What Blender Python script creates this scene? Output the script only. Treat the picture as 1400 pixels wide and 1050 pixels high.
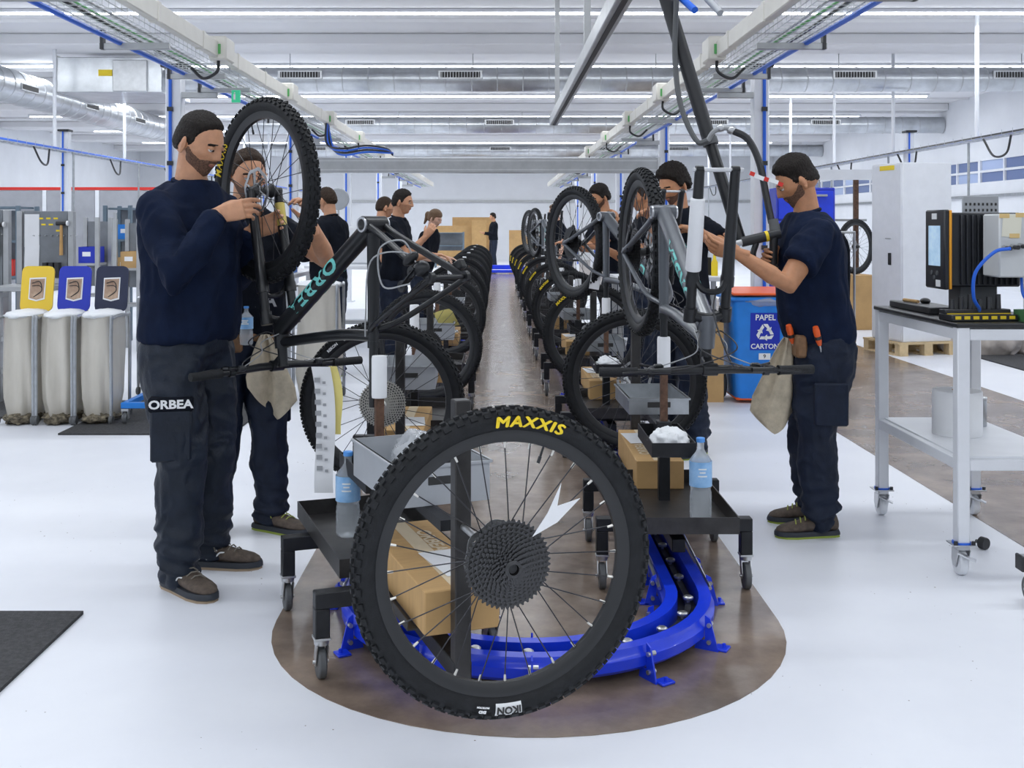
import bpy, bmesh, math, random
import numpy as np
from mathutils import Vector, Matrix, Euler, noise

random.seed(7); rng = np.random.default_rng(7)
scene = bpy.context.scene
for o in list(bpy.data.objects):
    bpy.data.objects.remove(o, do_unlink=True)
C = scene.collection
PI = math.pi

# ------------------------------------------------------------ camera, world, lights, exposure
F_PX, VX, VY, EYE = 1500.0, 680.0, 307.0, 1.39      # focal length in px of a 1400x1050 frame, vanishing point, eye height
cam = bpy.data.cameras.new('camera')
cam.sensor_width = 36.0
cam.lens = F_PX / 1400.0 * 36.0
cam.shift_x = (700 - VX) / 1400.0
cam.shift_y = -(525 - VY) / 1400.0
cam.clip_end = 200
cam_o = bpy.data.objects.new('camera', cam); C.objects.link(cam_o)
cam_o.location = (0, 0, EYE); cam_o.rotation_euler = (PI/2, 0, 0)
scene.camera = cam_o

world = bpy.data.worlds.new('world'); scene.world = world
world.use_nodes = True
bg = world.node_tree.nodes['Background']
bg.inputs['Color'].default_value = (0.80, 0.89, 1.0, 1); bg.inputs['Strength'].default_value = 0.5

CEIL = 4.3
LED_ROWS = [-5.2, -0.2, 4.8, 9.8, 14.8, 19.8, 24.4, 29.0, 33.6, 38.2]
def area(loc, sx, sy, power, col=(0.93, 0.97, 1.0)):
    l = bpy.data.lights.new('led_row_light', 'AREA'); l.shape = 'RECTANGLE'
    l.size = sx; l.size_y = sy; l.energy = power; l.color = col
    o = bpy.data.objects.new('led_row_light', l); C.objects.link(o); o.location = loc
    return o
for y in LED_ROWS:
    area((-1.4, y, CEIL - 0.16), 22, 0.25, 285)

vs = scene.view_settings
vs.view_transform = 'Standard'; vs.look = 'None'; vs.exposure = 0.0; vs.gamma = 1.0; vs.use_curve_mapping = False

def PX(px, py, Y):                                   # a point of the photograph at depth Y
    return ((px - VX) * Y / F_PX, Y, EYE - (py - VY) * Y / F_PX)

# ------------------------------------------------------------ materials
MATS = {}
def mat(name, col, rough=0.5, metal=0.0, var=0.0, vscale=8.0, bump=0.0, bscale=60.0, emit=0.0,
        trans=0.0, alpha=1.0, col2=None, stretch=(1, 1, 1), spec=0.5, sheen=0.0, coat=0.0):
    if name in MATS: return MATS[name]
    m = bpy.data.materials.new(name); m.use_nodes = True; MATS[name] = m
    nt = m.node_tree; b = nt.nodes['Principled BSDF']
    b.inputs['Base Color'].default_value = (*col, 1); b.inputs['Roughness'].default_value = rough
    b.inputs['Metallic'].default_value = metal; b.inputs['Specular IOR Level'].default_value = spec
    b.inputs['Transmission Weight'].default_value = trans; b.inputs['Alpha'].default_value = alpha
    if sheen: b.inputs['Sheen Weight'].default_value = sheen
    if coat: b.inputs['Coat Weight'].default_value = coat
    if emit:
        b.inputs['Emission Color'].default_value = (*col, 1); b.inputs['Emission Strength'].default_value = emit
    if var or bump or col2:
        tc = nt.nodes.new('ShaderNodeTexCoord'); mp = nt.nodes.new('ShaderNodeMapping')
        mp.inputs['Scale'].default_value = stretch
        nt.links.new(tc.outputs['Object'], mp.inputs['Vector'])
    if var or col2:
        nz = nt.nodes.new('ShaderNodeTexNoise'); nz.inputs['Scale'].default_value = vscale
        nz.inputs['Detail'].default_value = 6; nz.inputs['Roughness'].default_value = 0.62
        nt.links.new(mp.outputs['Vector'], nz.inputs['Vector'])
        rp = nt.nodes.new('ShaderNodeValToRGB')
        c1 = [max(0, c * (1 - var)) for c in col]; c2 = list(col2) if col2 else [min(1, c * (1 + var)) for c in col]
        rp.color_ramp.elements[0].color = (*c1, 1); rp.color_ramp.elements[1].color = (*c2, 1)
        rp.color_ramp.elements[0].position = 0.32; rp.color_ramp.elements[1].position = 0.68
        nt.links.new(nz.outputs['Fac'], rp.inputs['Fac']); nt.links.new(rp.outputs['Color'], b.inputs['Base Color'])
    if bump:
        n2 = nt.nodes.new('ShaderNodeTexNoise'); n2.inputs['Scale'].default_value = bscale; n2.inputs['Detail'].default_value = 4
        nt.links.new(mp.outputs['Vector'], n2.inputs['Vector'])
        bp = nt.nodes.new('ShaderNodeBump'); bp.inputs['Strength'].default_value = bump; bp.inputs['Distance'].default_value = 0.01
        nt.links.new(n2.outputs['Fac'], bp.inputs['Height']); nt.links.new(bp.outputs['Normal'], b.inputs['Normal'])
    return m

mat('rubber', (0.011, 0.012, 0.014), 0.6, var=0.25, vscale=30, bump=0.15, bscale=200, spec=0.3)
mat('rim_black', (0.018, 0.019, 0.021), 0.4)
mat('spoke', (0.05, 0.05, 0.055), 0.35, 0.8)
mat('nipple', (0.75, 0.73, 0.68), 0.35, 0.6)
mat('frame_black', (0.009, 0.010, 0.012), 0.34, spec=0.4, coat=0.1)
mat('frame_grey', (0.11, 0.12, 0.135), 0.32, 0.3, coat=0.3)
mat('alloy', (0.62, 0.63, 0.65), 0.3, 0.95)
mat('steel', (0.55, 0.56, 0.57), 0.35, 0.9, var=0.1)
mat('cassette_silver', (0.55, 0.53, 0.48), 0.32, 0.9, var=0.1, vscale=40)
mat('cassette_black', (0.07, 0.07, 0.072), 0.32, 0.85)
mat('cart_black', (0.013, 0.014, 0.017), 0.45, 0.0, spec=0.35, var=0.3, vscale=14, bump=0.05)
mat('tray_steel', (0.045, 0.043, 0.043), 0.42, 0.5, var=0.35, vscale=9)
mat('tray_alu', (0.42, 0.44, 0.46), 0.35, 0.8, var=0.15, vscale=12)
mat('rust', (0.13, 0.07, 0.045), 0.65, 0.3, var=0.45, vscale=30, bump=0.2)
mat('blue_paint', (0.010, 0.050, 0.78), 0.30, var=0.12, vscale=5, coat=0.3)
mat('blue_plastic', (0.015, 0.22, 0.72), 0.4, var=0.08)
mat('blue_deep', (0.01, 0.03, 0.45), 0.4)
mat('grey_rubber', (0.10, 0.105, 0.11), 0.55)
mat('cardboard', (0.53, 0.33, 0.14), 0.8, var=0.1, vscale=5, bump=0.08, stretch=(1, 8, 1))
mat('paper', (0.85, 0.86, 0.88), 0.7, var=0.03)
mat('yellow_paper', (0.86, 0.74, 0.25), 0.7, var=0.05)
mat('grey_plastic', (0.40, 0.42, 0.45), 0.45, var=0.06)
mat('white_paint', (0.80, 0.82, 0.86), 0.35, var=0.03)
mat('white_wall', (0.80, 0.82, 0.86), 0.75, var=0.03, vscale=1.5)
mat('black_plastic', (0.02, 0.021, 0.024), 0.42)
mat('yellow_print', (0.92, 0.68, 0.02), 0.5)
mat('white_print', (0.86, 0.87, 0.88), 0.5)
mat('teal_print', (0.18, 0.62, 0.58), 0.4)
mat('grey_print', (0.35, 0.36, 0.38), 0.5)
mat('ink', (0.03, 0.03, 0.03), 0.6)
mat('box_print', (0.72, 0.60, 0.42), 0.7)
mat('grip', (0.018, 0.019, 0.021), 0.75, spec=0.3, bump=0.3, bscale=150)
mat('cable', (0.03, 0.03, 0.033), 0.4)
mat('cable_grey', (0.35, 0.36, 0.37), 0.4)
mat('brass', (0.55, 0.42, 0.16), 0.4, 0.8)
mat('gold_label', (0.62, 0.50, 0.14), 0.4, 0.4)
mat('orange_plastic', (0.85, 0.12, 0.02), 0.4)
mat('red_plastic', (0.65, 0.03, 0.02), 0.4)
mat('galv', (0.56, 0.58, 0.60), 0.28, 0.9, var=0.16, vscale=3)
mat('trunking', (0.72, 0.70, 0.64), 0.45, var=0.04)
mat('tray_wire', (0.55, 0.57, 0.58), 0.35, 0.8)
mat('blue_pipe', (0.02, 0.14, 0.72), 0.4)
mat('green_cable', (0.12, 0.45, 0.14), 0.5)
mat('alu_profile', (0.42, 0.43, 0.44), 0.4, 0.6, var=0.08)

# ------------------------------------------------------------ mesh building
def nrm(a):
    a = np.asarray(a, float); l = np.linalg.norm(a)
    return a / l if l > 1e-12 else a
def rotz(a):
    c, s = math.cos(a), math.sin(a); return np.array([[c, -s, 0], [s, c, 0], [0, 0, 1.0]])
def rotm(rx=0, ry=0, rz=0):
    return np.array(Euler((rx, ry, rz)).to_matrix())
def basis(d, up=(0, 0, 1)):
    """columns: x, y, d"""
    d = nrm(d); up = np.asarray(up, float)
    if abs(np.dot(d, nrm(up))) > 0.99: up = np.array([1.0, 0, 0])
    x = nrm(np.cross(up, d)); y = np.cross(d, x)
    return np.stack([x, y, d], 1)
_cb = {}
class MB:
    def __init__(s): s.v = []; s.f = []; s.m = []; s.n = 0
    def add(s, v, f, m=0):
        v = np.asarray(v, float).reshape(-1, 3)
        s.v.append(v); s.f += [tuple(i + s.n for i in q) for q in f]; s.m += [m] * len(f); s.n += len(v); return s
    def box(s, c, d, R=None, b=0.0, m=0):
        hx, hy, hz = d[0]/2, d[1]/2, d[2]/2; h = (hx, hy, hz)
        cs = [(i, j, k) for i in (-1, 1) for j in (-1, 1) for k in (-1, 1)]
        if b <= 0:
            v = np.array([(i*hx, j*hy, k*hz) for i, j, k in cs])
            f = [(0, 1, 3, 2), (4, 6, 7, 5), (0, 4, 5, 1), (2, 3, 7, 6), (0, 2, 6, 4), (1, 5, 7, 3)]
        else:
            b = min(b, 0.49 * min(d)); v = []
            for q in cs:
                for a in range(3):
                    v.append([q[t] * (h[t] if t == a else h[t] - b) for t in range(3)])
            v = np.array(v); f = []; ix = {q: n for n, q in enumerate(cs)}
            for a in range(3):
                o = [t for t in range(3) if t != a]
                for sg in (-1, 1):
                    fc = []
                    for u, w in ((-1, -1), (1, -1), (1, 1), (-1, 1)):
                        q = [0, 0, 0]; q[a] = sg; q[o[0]] = u; q[o[1]] = w; fc.append(ix[tuple(q)] * 3 + a)
                    f.append(fc)
                for u in (-1, 1):
                    for w in (-1, 1):
                        q0 = [0, 0, 0]; q0[a] = -1; q0[o[0]] = u; q0[o[1]] = w; q1 = list(q0); q1[a] = 1
                        i0, i1 = ix[tuple(q0)] * 3, ix[tuple(q1)] * 3
                        f.append([i0 + o[0], i1 + o[0], i1 + o[1], i0 + o[1]])
            for n in range(8): f.append([n*3, n*3 + 1, n*3 + 2])
            g = []
            for q in f:
                p = v[q]; nn = np.cross(p[1] - p[0], p[2] - p[0])
                g.append(tuple(q) if np.dot(nn, p.mean(0)) > 0 else tuple(q[::-1]))
            f = g
        if R is not None: v = v @ np.asarray(R).T
        return s.add(v + np.asarray(c, float), f, m)
    def loft(s, rings, closed=False, cap=True, m=0):
        """rings: list of (k,3) arrays"""
        k = len(rings[0]); n = len(rings); v = np.concatenate(rings); f = []
        for i in range(n if closed else n - 1):
            a, b = i * k, ((i + 1) % n) * k
            for j in range(k):
                jj = (j + 1) % k; f.append((a + j, a + jj, b + jj, b + j))
        if cap and not closed:
            f.append(tuple(range(k))[::-1]); f.append(tuple((n - 1) * k + j for j in range(k)))
        return s.add(v, f, m)
    def tube(s, pts, r, n=8, cap=True, closed=False, m=0, up=None, ell=None):
        pts = np.asarray(pts, float); N = len(pts); r = np.broadcast_to(np.asarray(r, float), (N,))
        t = np.zeros_like(pts)
        if closed: t = np.roll(pts, -1, 0) - np.roll(pts, 1, 0)
        else:
            t[1:-1] = pts[2:] - pts[:-2]; t[0] = pts[1] - pts[0]; t[-1] = pts[-1] - pts[-2]
        t = np.array([nrm(a) for a in t])
        u = np.array([0, 0, 1.0]) if up is None else np.asarray(up, float)
        if abs(np.dot(u, t[0])) > 0.95: u = np.array([1.0, 0, 0])
        rings = []; ang = np.linspace(0, 2*PI, n, endpoint=False) + (PI/4 if n == 4 else 0)
        ex, ey = ell if ell else (1, 1)
        for i in range(N):
            u = nrm(u - np.dot(u, t[i]) * t[i]); w = np.cross(t[i], u)
            rings.append(pts[i] + r[i] * (np.cos(ang)[:, None] * w * ex + np.sin(ang)[:, None] * u * ey))
        return s.loft(rings, closed, cap, m)
    def cyl(s, p0, p1, r0, r1=None, n=12, m=0, cap=True):
        return s.tube([p0, p1], [r0, r0 if r1 is None else r1], n, cap, m=m)
    def lathe(s, prof, c=(0, 0, 0), axis=(0, 0, 1), n=24, closed=False, m=0, cap=True):
        B = basis(axis); ang = np.linspace(0, 2*PI, n, endpoint=False); rings = []
        for r, h in prof:
            rings.append(np.asarray(c) + (np.cos(ang)[:, None] * B[:, 0] + np.sin(ang)[:, None] * B[:, 1]) * r + B[:, 2] * h)
        return s.loft(rings, closed, cap, m)
    def ell(s, c, r, R=None, nu=12, nv=8, m=0):
        v = []; f = []
        for i in range(1, nv):
            ph = -PI/2 + PI * i / nv
            for j in range(nu):
                th = 2*PI * j / nu; v.append((math.cos(ph) * math.cos(th), math.cos(ph) * math.sin(th), math.sin(ph)))
        v += [(0, 0, -1), (0, 0, 1)]; v = np.array(v) * np.asarray(r, float)
        if R is not None: v = v @ np.asarray(R).T
        k = (nv - 1) * nu
        for i in range(nv - 2):
            for j in range(nu):
                jj = (j + 1) % nu; f.append((i*nu + j, i*nu + jj, (i+1)*nu + jj, (i+1)*nu + j))
        for j in range(nu):
            jj = (j + 1) % nu; f.append((k, jj, j)); f.append((k + 1, (nv-2)*nu + j, (nv-2)*nu + jj))
        return s.add(v + np.asarray(c, float), f, m)
    def prism(s, poly, h, O=(0, 0, 0), X=(1, 0, 0), Y=(0, 1, 0), m=0):
        """2-D polygon in the plane O,X,Y, thickness h along X x Y"""
        O, X, Y = map(lambda a: np.asarray(a, float), (O, X, Y)); Z = nrm(np.cross(X, Y))
        p = np.array([O + X * a + Y * b for a, b in poly])
        return s.loft([p, p + Z * h], False, True, m)
    def beam(s, p0, p1, w, h, m=0, b=0.0, up=(0, 0, 1)):
        p0 = np.asarray(p0, float); p1 = np.asarray(p1, float); d = p1 - p0; L = np.linalg.norm(d)
        return s.box((p0 + p1) / 2, (w, h, L), basis(d, up), b, m)
    def tray(s, c, d, t=0.004, m=0):
        """open box: centre of bottom c, size d"""
        x, y, z = c; w, l, h = d
        s.box((x, y, z + t/2), (w, l, t), m=m)
        for sg in (-1, 1):
            s.box((x + sg * (w/2 - t/2), y, z + t + (h - t)/2), (t, l, h - t), m=m)
            s.box((x, y + sg * (l/2 - t/2), z + t + (h - t)/2), (w - 2*t, t, h - t), m=m)
        return s
    def xf(s, R=None, t=(0, 0, 0)):
        v = np.concatenate(s.v)
        if R is not None: v = v @ np.asarray(R).T
        s.v = [v + np.asarray(t, float)]; return s
    def mesh(s, name='mesh'):
        me = bpy.data.meshes.new(name); v = np.concatenate(s.v) if s.v else np.zeros((0, 3))
        me.from_pydata(v.tolist(), [], s.f); return me
    def build(s, name, material, parent=None, smooth=True, ang=38):
        me = s.mesh(name); ml = material if isinstance(material, (list, tuple)) else [material]
        for q in ml: me.materials.append(MATS[q] if isinstance(q, str) else q)
        if len(ml) > 1: me.polygons.foreach_set('material_index', s.m)
        return link(name, me, parent, smooth, ang)
def link(name, me, parent=None, smooth=True, ang=38):
    if smooth and len(me.polygons):
        me.polygons.foreach_set('use_smooth', [True] * len(me.polygons)); me.set_sharp_from_angle(angle=math.radians(ang))
    me.update()
    o = bpy.data.objects.new(name, me); C.objects.link(o)
    if parent is not None: o.parent = parent
    return o
def inst(name, me, parent=None, loc=(0, 0, 0), rot=(0, 0, 0)):
    o = bpy.data.objects.new(name, me); C.objects.link(o); o.parent = parent
    o.location = loc; o.rotation_euler = rot; return o
def tag(o, label=None, cat=None, group=None, kind=None):
    if label: o['label'] = label
    if cat: o['category'] = cat
    if group: o['group'] = group
    if kind: o['kind'] = kind
    return o
def thing(name, label, cat, loc=(0, 0, 0), rz=0, group=None):
    o = bpy.data.objects.new(name, None); C.objects.link(o); o.empty_display_size = 0.1
    o.location = loc; o.rotation_euler = (0, 0, rz)
    return tag(o, label, cat, group)
KIDS = {}
def copy_tree(o, parent=None, label=None, group=None):
    c = o.copy(); C.objects.link(c); c.parent = parent
    if label: c['label'] = label
    if group: c['group'] = group
    for ch in o.children: copy_tree(ch, c)
    return c
ORD = ['first', 'second', 'third', 'fourth', 'fifth', 'sixth', 'seventh', 'eighth', 'ninth', 'tenth', 'eleventh', 'twelfth']

def text2d(s, size=1.0, bold=0.0, shear=0.0, spacing=1.0, res=3):
    cu = bpy.data.curves.new('t', 'FONT'); cu.body = s; cu.size = size; cu.offset = bold; cu.shear = shear
    cu.space_character = spacing; cu.resolution_u = res; cu.fill_mode = 'FRONT'; cu.align_x = 'CENTER'; cu.align_y = 'CENTER'
    ob = bpy.data.objects.new('t', cu); C.objects.link(ob)
    dg = bpy.context.evaluated_depsgraph_get(); me = ob.evaluated_get(dg).to_mesh()
    v = np.array([q.co[:] for q in me.vertices]).reshape(-1, 3); f = [tuple(p.vertices) for p in me.polygons]
    ob.evaluated_get(dg).to_mesh_clear(); bpy.data.objects.remove(ob); bpy.data.curves.remove(cu)
    return v[:, :2], f
def text_flat(name, s, size, O, X, Y, material, parent=None, bold=0.0, shear=0.0, sx=1.0, spacing=1.0, lift=0.0):
    """flat print in the plane through O spanned by X (reading direction) and Y (up)"""
    v, f = text2d(s, size, bold, shear, spacing); O, X, Y = (np.asarray(a, float) for a in (O, nrm(X), nrm(Y)))
    N = np.cross(X, Y); mb = MB()
    if len(v): mb.add(O + v[:, :1] * X * sx + v[:, 1:] * Y + N * lift, f)
    return mb.build(name, material, parent, False)
# ------------------------------------------------------------ room shell
def floor_mat(name, c1, c2, r1, r2, scale, bump=0.02, specks=False):
    m = bpy.data.materials.new(name); m.use_nodes = True; MATS[name] = m; nt = m.node_tree; b = nt.nodes['Principled BSDF']
    tc = nt.nodes.new('ShaderNodeTexCoord'); nz = nt.nodes.new('ShaderNodeTexNoise'); nz.inputs['Scale'].default_value = scale
    nz.inputs['Detail'].default_value = 8; nz.inputs['Roughness'].default_value = 0.65
    nt.links.new(tc.outputs['Object'], nz.inputs['Vector'])
    rp = nt.nodes.new('ShaderNodeValToRGB'); rp.color_ramp.elements[0].color = (*c1, 1); rp.color_ramp.elements[1].color = (*c2, 1)
    rp.color_ramp.elements[0].position = 0.35; rp.color_ramp.elements[1].position = 0.66
    nt.links.new(nz.outputs['Fac'], rp.inputs['Fac']); out = rp.outputs['Color']
    if specks:
        vo = nt.nodes.new('ShaderNodeTexVoronoi'); vo.inputs['Scale'].default_value = 20
        nt.links.new(tc.outputs['Object'], vo.inputs['Vector'])
        n3 = nt.nodes.new('ShaderNodeTexNoise'); n3.inputs['Scale'].default_value = 1.3; nt.links.new(tc.outputs['Object'], n3.inputs['Vector'])
        mr = nt.nodes.new('ShaderNodeMapRange'); mr.inputs['From Min'].default_value = 0.46; mr.inputs['From Max'].default_value = 0.75
        mr.inputs['To Min'].default_value = 0.0; mr.inputs['To Max'].default_value = 0.11
        nt.links.new(n3.outputs['Fac'], mr.inputs['Value'])
        lt = nt.nodes.new('ShaderNodeMath'); lt.operation = 'LESS_THAN'
        nt.links.new(vo.outputs['Distance'], lt.inputs[0]); nt.links.new(mr.outputs['Result'], lt.inputs[1])
        mx = nt.nodes.new('ShaderNodeMix'); mx.data_type = 'RGBA'; mx.inputs['B'].default_value = (0.16, 0.12, 0.10, 1)
        nt.links.new(lt.outputs['Value'], mx.inputs['Factor']); nt.links.new(out, mx.inputs['A']); out = mx.outputs['Result']
    nt.links.new(out, b.inputs['Base Color'])
    mr2 = nt.nodes.new('ShaderNodeMapRange'); mr2.inputs['To Min'].default_value = r1; mr2.inputs['To Max'].default_value = r2
    n4 = nt.nodes.new('ShaderNodeTexNoise'); n4.inputs['Scale'].default_value = scale * 2.5; n4.inputs['Detail'].default_value = 6
    nt.links.new(tc.outputs['Object'], n4.inputs['Vector']); nt.links.new(n4.outputs['Fac'], mr2.inputs['Value'])
    nt.links.new(mr2.outputs['Result'], b.inputs['Roughness'])
    bp = nt.nodes.new('ShaderNodeBump'); bp.inputs['Strength'].default_value = bump; bp.inputs['Distance'].default_value = 0.01
    nt.links.new(nz.outputs['Fac'], bp.inputs['Height']); nt.links.new(bp.outputs['Normal'], b.inputs['Normal'])
    return m
floor_mat('floor_white', (0.78, 0.80, 0.86), (0.83, 0.85, 0.90), 0.32, 0.5, 1.2, 0.02, True)
floor_mat('floor_brown', (0.13, 0.098, 0.078), (0.31, 0.235, 0.18), 0.10, 0.32, 2.4, 0.04)
mat('mat_dark', (0.055, 0.055, 0.058), 0.9, var=0.35, vscale=60, bump=0.6, bscale=180)
mat('ceiling_white', (0.80, 0.80, 0.82), 0.8, var=0.02, vscale=0.6)
mat('led', (0.93, 0.97, 1.0), 0.5, emit=9.0)
X0, X1, Y0, Y1 = -14.0, 10.8, -7.0, 43.0
def struct(name, mb, m, smooth=False):
    o = mb.build(name, m, None, smooth); o['kind'] = 'structure'; return o
LC = 0.105                                            # centre line of the assembly loop
struct('floor', MB().box(((X0+X1)/2, (Y0+Y1)/2, -0.05), (X1-X0, Y1-Y0, 0.1)), 'floor_white')
def capsule(cx, r, ya, yb, n=28, exp=2.0):
    p = [(cx + r * math.cos(a), ya + r * math.sin(a)) for a in np.linspace(-PI, 0, n)]
    return p + [(cx + r, yb), (cx - r, yb)]
struct('floor', MB().prism(capsule(LC, 0.88, 3.85, 32.0), 0.002), 'floor_brown')
struct('floor', MB().box(((2.27+4.14)/2, (Y0+Y1)/2, 0.001), (4.14-2.27, Y1-Y0, 0.002)), 'floor_brown')
struct('ceiling', MB().box(((X0+X1)/2, (Y0+Y1)/2, CEIL+0.05), (X1-X0, Y1-Y0, 0.1)), 'ceiling_white')
for i, y in enumerate(LED_ROWS):
    bm = MB().box(((X0+X1)/2, y + 2.3, CEIL - 0.09), (X1-X0, 0.9, 0.18), b=0.02)
    bm.box(((X0+X1)/2, y + 0.75, CEIL - 0.025), (X1-X0, 0.06, 0.05))
    struct('trim_%d' % (i + 1), bm, 'ceiling_white')
struct('wall_back', MB().box(((X0+X1)/2, Y1+0.05, CEIL/2), (X1-X0, 0.1, CEIL)), 'white_wall')
struct('wall_left', MB().box((X0-0.05, (Y0+Y1)/2, CEIL/2), (0.1, Y1-Y0, CEIL)), 'white_wall')
# right wall, with a band of windows
mat('window_glass', (0.16, 0.22, 0.42), 0.08, spec=0.6)
mat('window_lit', (0.45, 0.55, 0.80), 0.15, spec=0.6)
wr = MB(); wz0, wz1 = 2.28, 2.86
wr.box((X1+0.05, (Y0+Y1)/2, wz0/2), (0.1, Y1-Y0, wz0)); wr.box((X1+0.05, (Y0+Y1)/2, (wz1+CEIL)/2), (0.1, Y1-Y0, CEIL-wz1))
wr.box((X1+0.05, (Y0+15)/2, (wz0+wz1)/2), (0.1, 15-Y0, wz1-wz0)); wr.box((X1+0.05, (39+Y1)/2, (wz0+wz1)/2), (0.1, Y1-39, wz1-wz0))
struct('wall_right', wr, 'white_wall')
for i in range(10):
    y = 15 + i * 2.4; f = MB()
    for yy in (y + 0.03, y + 1.2, y + 2.37): f.box((X1+0.04, yy, (wz0+wz1)/2), (0.08, 0.06, wz1-wz0))
    for zz in (wz0+0.025, (wz0+wz1)/2, wz1-0.025): f.box((X1+0.04, y+1.2, zz), (0.07, 2.4, 0.05))
    w = struct('window_%d' % (i + 1), f, 'white_paint')
    for j in range(2):
        for k in range(2):
            MB().box((X1+0.05, y+0.62+j*1.17, wz0+0.16+k*0.28), (0.01, 1.1, 0.25)).build('pane', 'window_glass' if (i*3+j+2*k) % 4 else 'window_lit', w, False)
struct('trim_11', MB().box((X1-0.03, 26, 2.02), (0.06, 30, 0.06)), 'tray_alu')
struct('trim_12', MB().box((-1.2, Y1-0.04, 2.30), (24, 0.08, 0.09)), 'alu_profile')
# grey glazed partition with a red top rail on the far left
pt = MB()
for i in range(5): pt.box((-12.6 + i*1.25, 26, 1.1), (1.15, 0.06, 2.2), b=0.01)
mat('partition_grey', (0.36, 0.37, 0.40), 0.35, var=0.1, vscale=2)
pw = struct('wall_partition', pt, 'partition_grey')
MB().box((-10.1, 26, 2.24), (6.3, 0.08, 0.07)).build('top_rail', 'red_plastic', pw)
for i in range(6): MB().box((-13.22 + i*1.25, 26, 1.1), (0.09, 0.1, 2.2)).build('post', 'white_paint', pw)

# ------------------------------------------------------------ floor mats
for (x0, x1, y0, y1, lb) in ((-2.95, -1.477, 1.8, 3.915, 'dark grey anti-fatigue mat lying alone on the open white floor'),
                             (-2.9, -1.75, 7.24, 9.0, 'dark grey floor mat under the blue cart frame beside the bagged bins'),
                             (-5.6, -3.55, 7.6, 9.6, 'dark grey floor mat at the foot of the pegboard workstations'),
                             (5.0, 7.5, 9.2, 11.6, 'dark grey floor mat in front of the filled sacks')):
    m_ = MB().prism([(x0, y0), (x1, y0), (x1, y1), (x0, y1)], 0.012)
    tag(m_.build('floor_mat', 'mat_dark', None, False), lb, 'mat')

# ------------------------------------------------------------ LED rows, ducts, trays, columns
for i, y in enumerate(LED_ROWS):
    if y < 12: continue
    t = thing('ceiling_light', 'thin white LED strip crossing the ceiling, %s counted from the crane rail side' % ORD[i-4], 'light', (-1.4, y, CEIL - 0.06), 0, 'LED strips on the ceiling')
    MB().box((0, 0, 0.035), (22, 0.09, 0.05), b=0.008).build('housing', 'white_paint', t)
    MB().box((0, 0, -0.004), (21.9, 0.06, 0.026), b=0.006).build('led_strip', 'led', t)
def duct(name, label, x0, x1, y, z, r, vents, mainx=True):
    t = thing(name, label, 'duct', ((x0+x1)/2, y, z))
    L = x1 - x0
    MB().cyl((-L/2, 0, 0), (L/2, 0, 0), r, n=28).build('pipe', 'galv', t)
    n = int(L / 0.42)
    ring = MB()
    ring.lathe([(r - 0.003, -0.012), (r + 0.007, -0.004), (r + 0.007, 0.004), (r - 0.003, 0.012)], (0, 0, 0), (1, 0, 0), 28)
    me = ring.mesh('seam'); me.materials.append(MATS['steel'])
    for i in range(n): inst('seam', me, t, (-L/2 + 0.2 + i * 0.42, 0, 0))
    for vx in vents:
        g = MB(); g.box((vx - (x0+x1)/2, -r*0.98, 0.05), (0.72, 0.05, 0.14), b=0.005)
        go = g.build('vent_frame', 'steel', t)
        MB().box((vx - (x0+x1)/2, -r*0.98 - 0.02, 0.05), (0.64, 0.03, 0.09)).build('vent_opening', 'ink', go)
        sl = MB()
        for k in range(14): sl.box((vx - (x0+x1)/2 - 0.3 + k*0.046, -r*0.98 - 0.034, 0.05), (0.008, 0.012, 0.09))
        sl.build('grille', 'steel', go)
    for k in range(int(L / 3)):
        MB().cyl((-L/2 + 1 + k*3, 0, r), (-L/2 + 1 + k*3, 0, CEIL - z), 0.008, n=6).build('hanger', 'steel', t)
    return t
duct('air_duct', 'round galvanised air duct nearest the turn of the assembly line', -4.4, X1-0.02, 18.0, 3.77, 0.2, [-3.2, -0.6, 5.8, 8.4])
duct('air_duct', 'round galvanised air duct crossing second, behind the first LED-lit duct', -6.4, X1-0.02, 26.6, 3.80, 0.2, [-3.3, 0.05, 5.2, 7.9])
duct('air_duct', 'round galvanised air duct crossing last, close to the back wall', -8.4, X1-0.02, 36.5, 3.85, 0.2, [-6, 0.1, 3.5, 6.0])
# lengthwise duct on the left with a box plenum
t = thing('air_duct', 'wide galvanised duct running lengthwise beside the box plenum', 'duct', (-8.3, 21, 3.74))
MB().cyl((0, -9, 0), (0, 9, 0), 0.29, n=30).build('pipe', 'galv', t)
rg = MB().lathe([(0.288, -0.012), (0.297, -0.004), (0.297, 0.004), (0.288, 0.012)], (0, 0, 0), (0, 1, 0), 30).mesh('seam'); rg.materials.append(MATS['steel'])
for i in range(44): inst('seam', rg, t, (0, -8.9 + i * 0.41, 0))
for k in range(6):
    g = MB().box((0.275, -8 + k*2.9, -0.02), (0.06, 0.7, 0.12), b=0.004).build('vent_frame', 'steel', t)
    MB().box((0.292, -8 + k*2.9, -0.02), (0.04, 0.62, 0.08)).build('vent_opening', 'ink', g)
t = thing('duct_plenum', 'rectangular galvanised duct box with a yellow sticker', 'duct', (-6.3, 18.0, 3.48))
MB().box((0.1, 0.3, 0.30), (1.7, 1.6, 0.56), b=0.01).build('box_body', 'galv', t)
MB().box((-0.75, 0.3, 0.30), (0.05, 1.66, 0.62), b=0.005).build('flange', 'steel', t)
MB().box((0.45, -0.1, 0.28), (0.55, 0.9, 0.50), b=0.01).build('damper_box', 'steel', t)
MB().box((0.05, -0.512, 0.33), (0.22, 0.006, 0.10)).build('sticker', 'yellow_print', t)
MB().tube([(0.9, 0.3, 0.3), (1.9, 0.3, 0.3)], 0.2, 24).build('outlet', 'galv', t)

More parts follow.
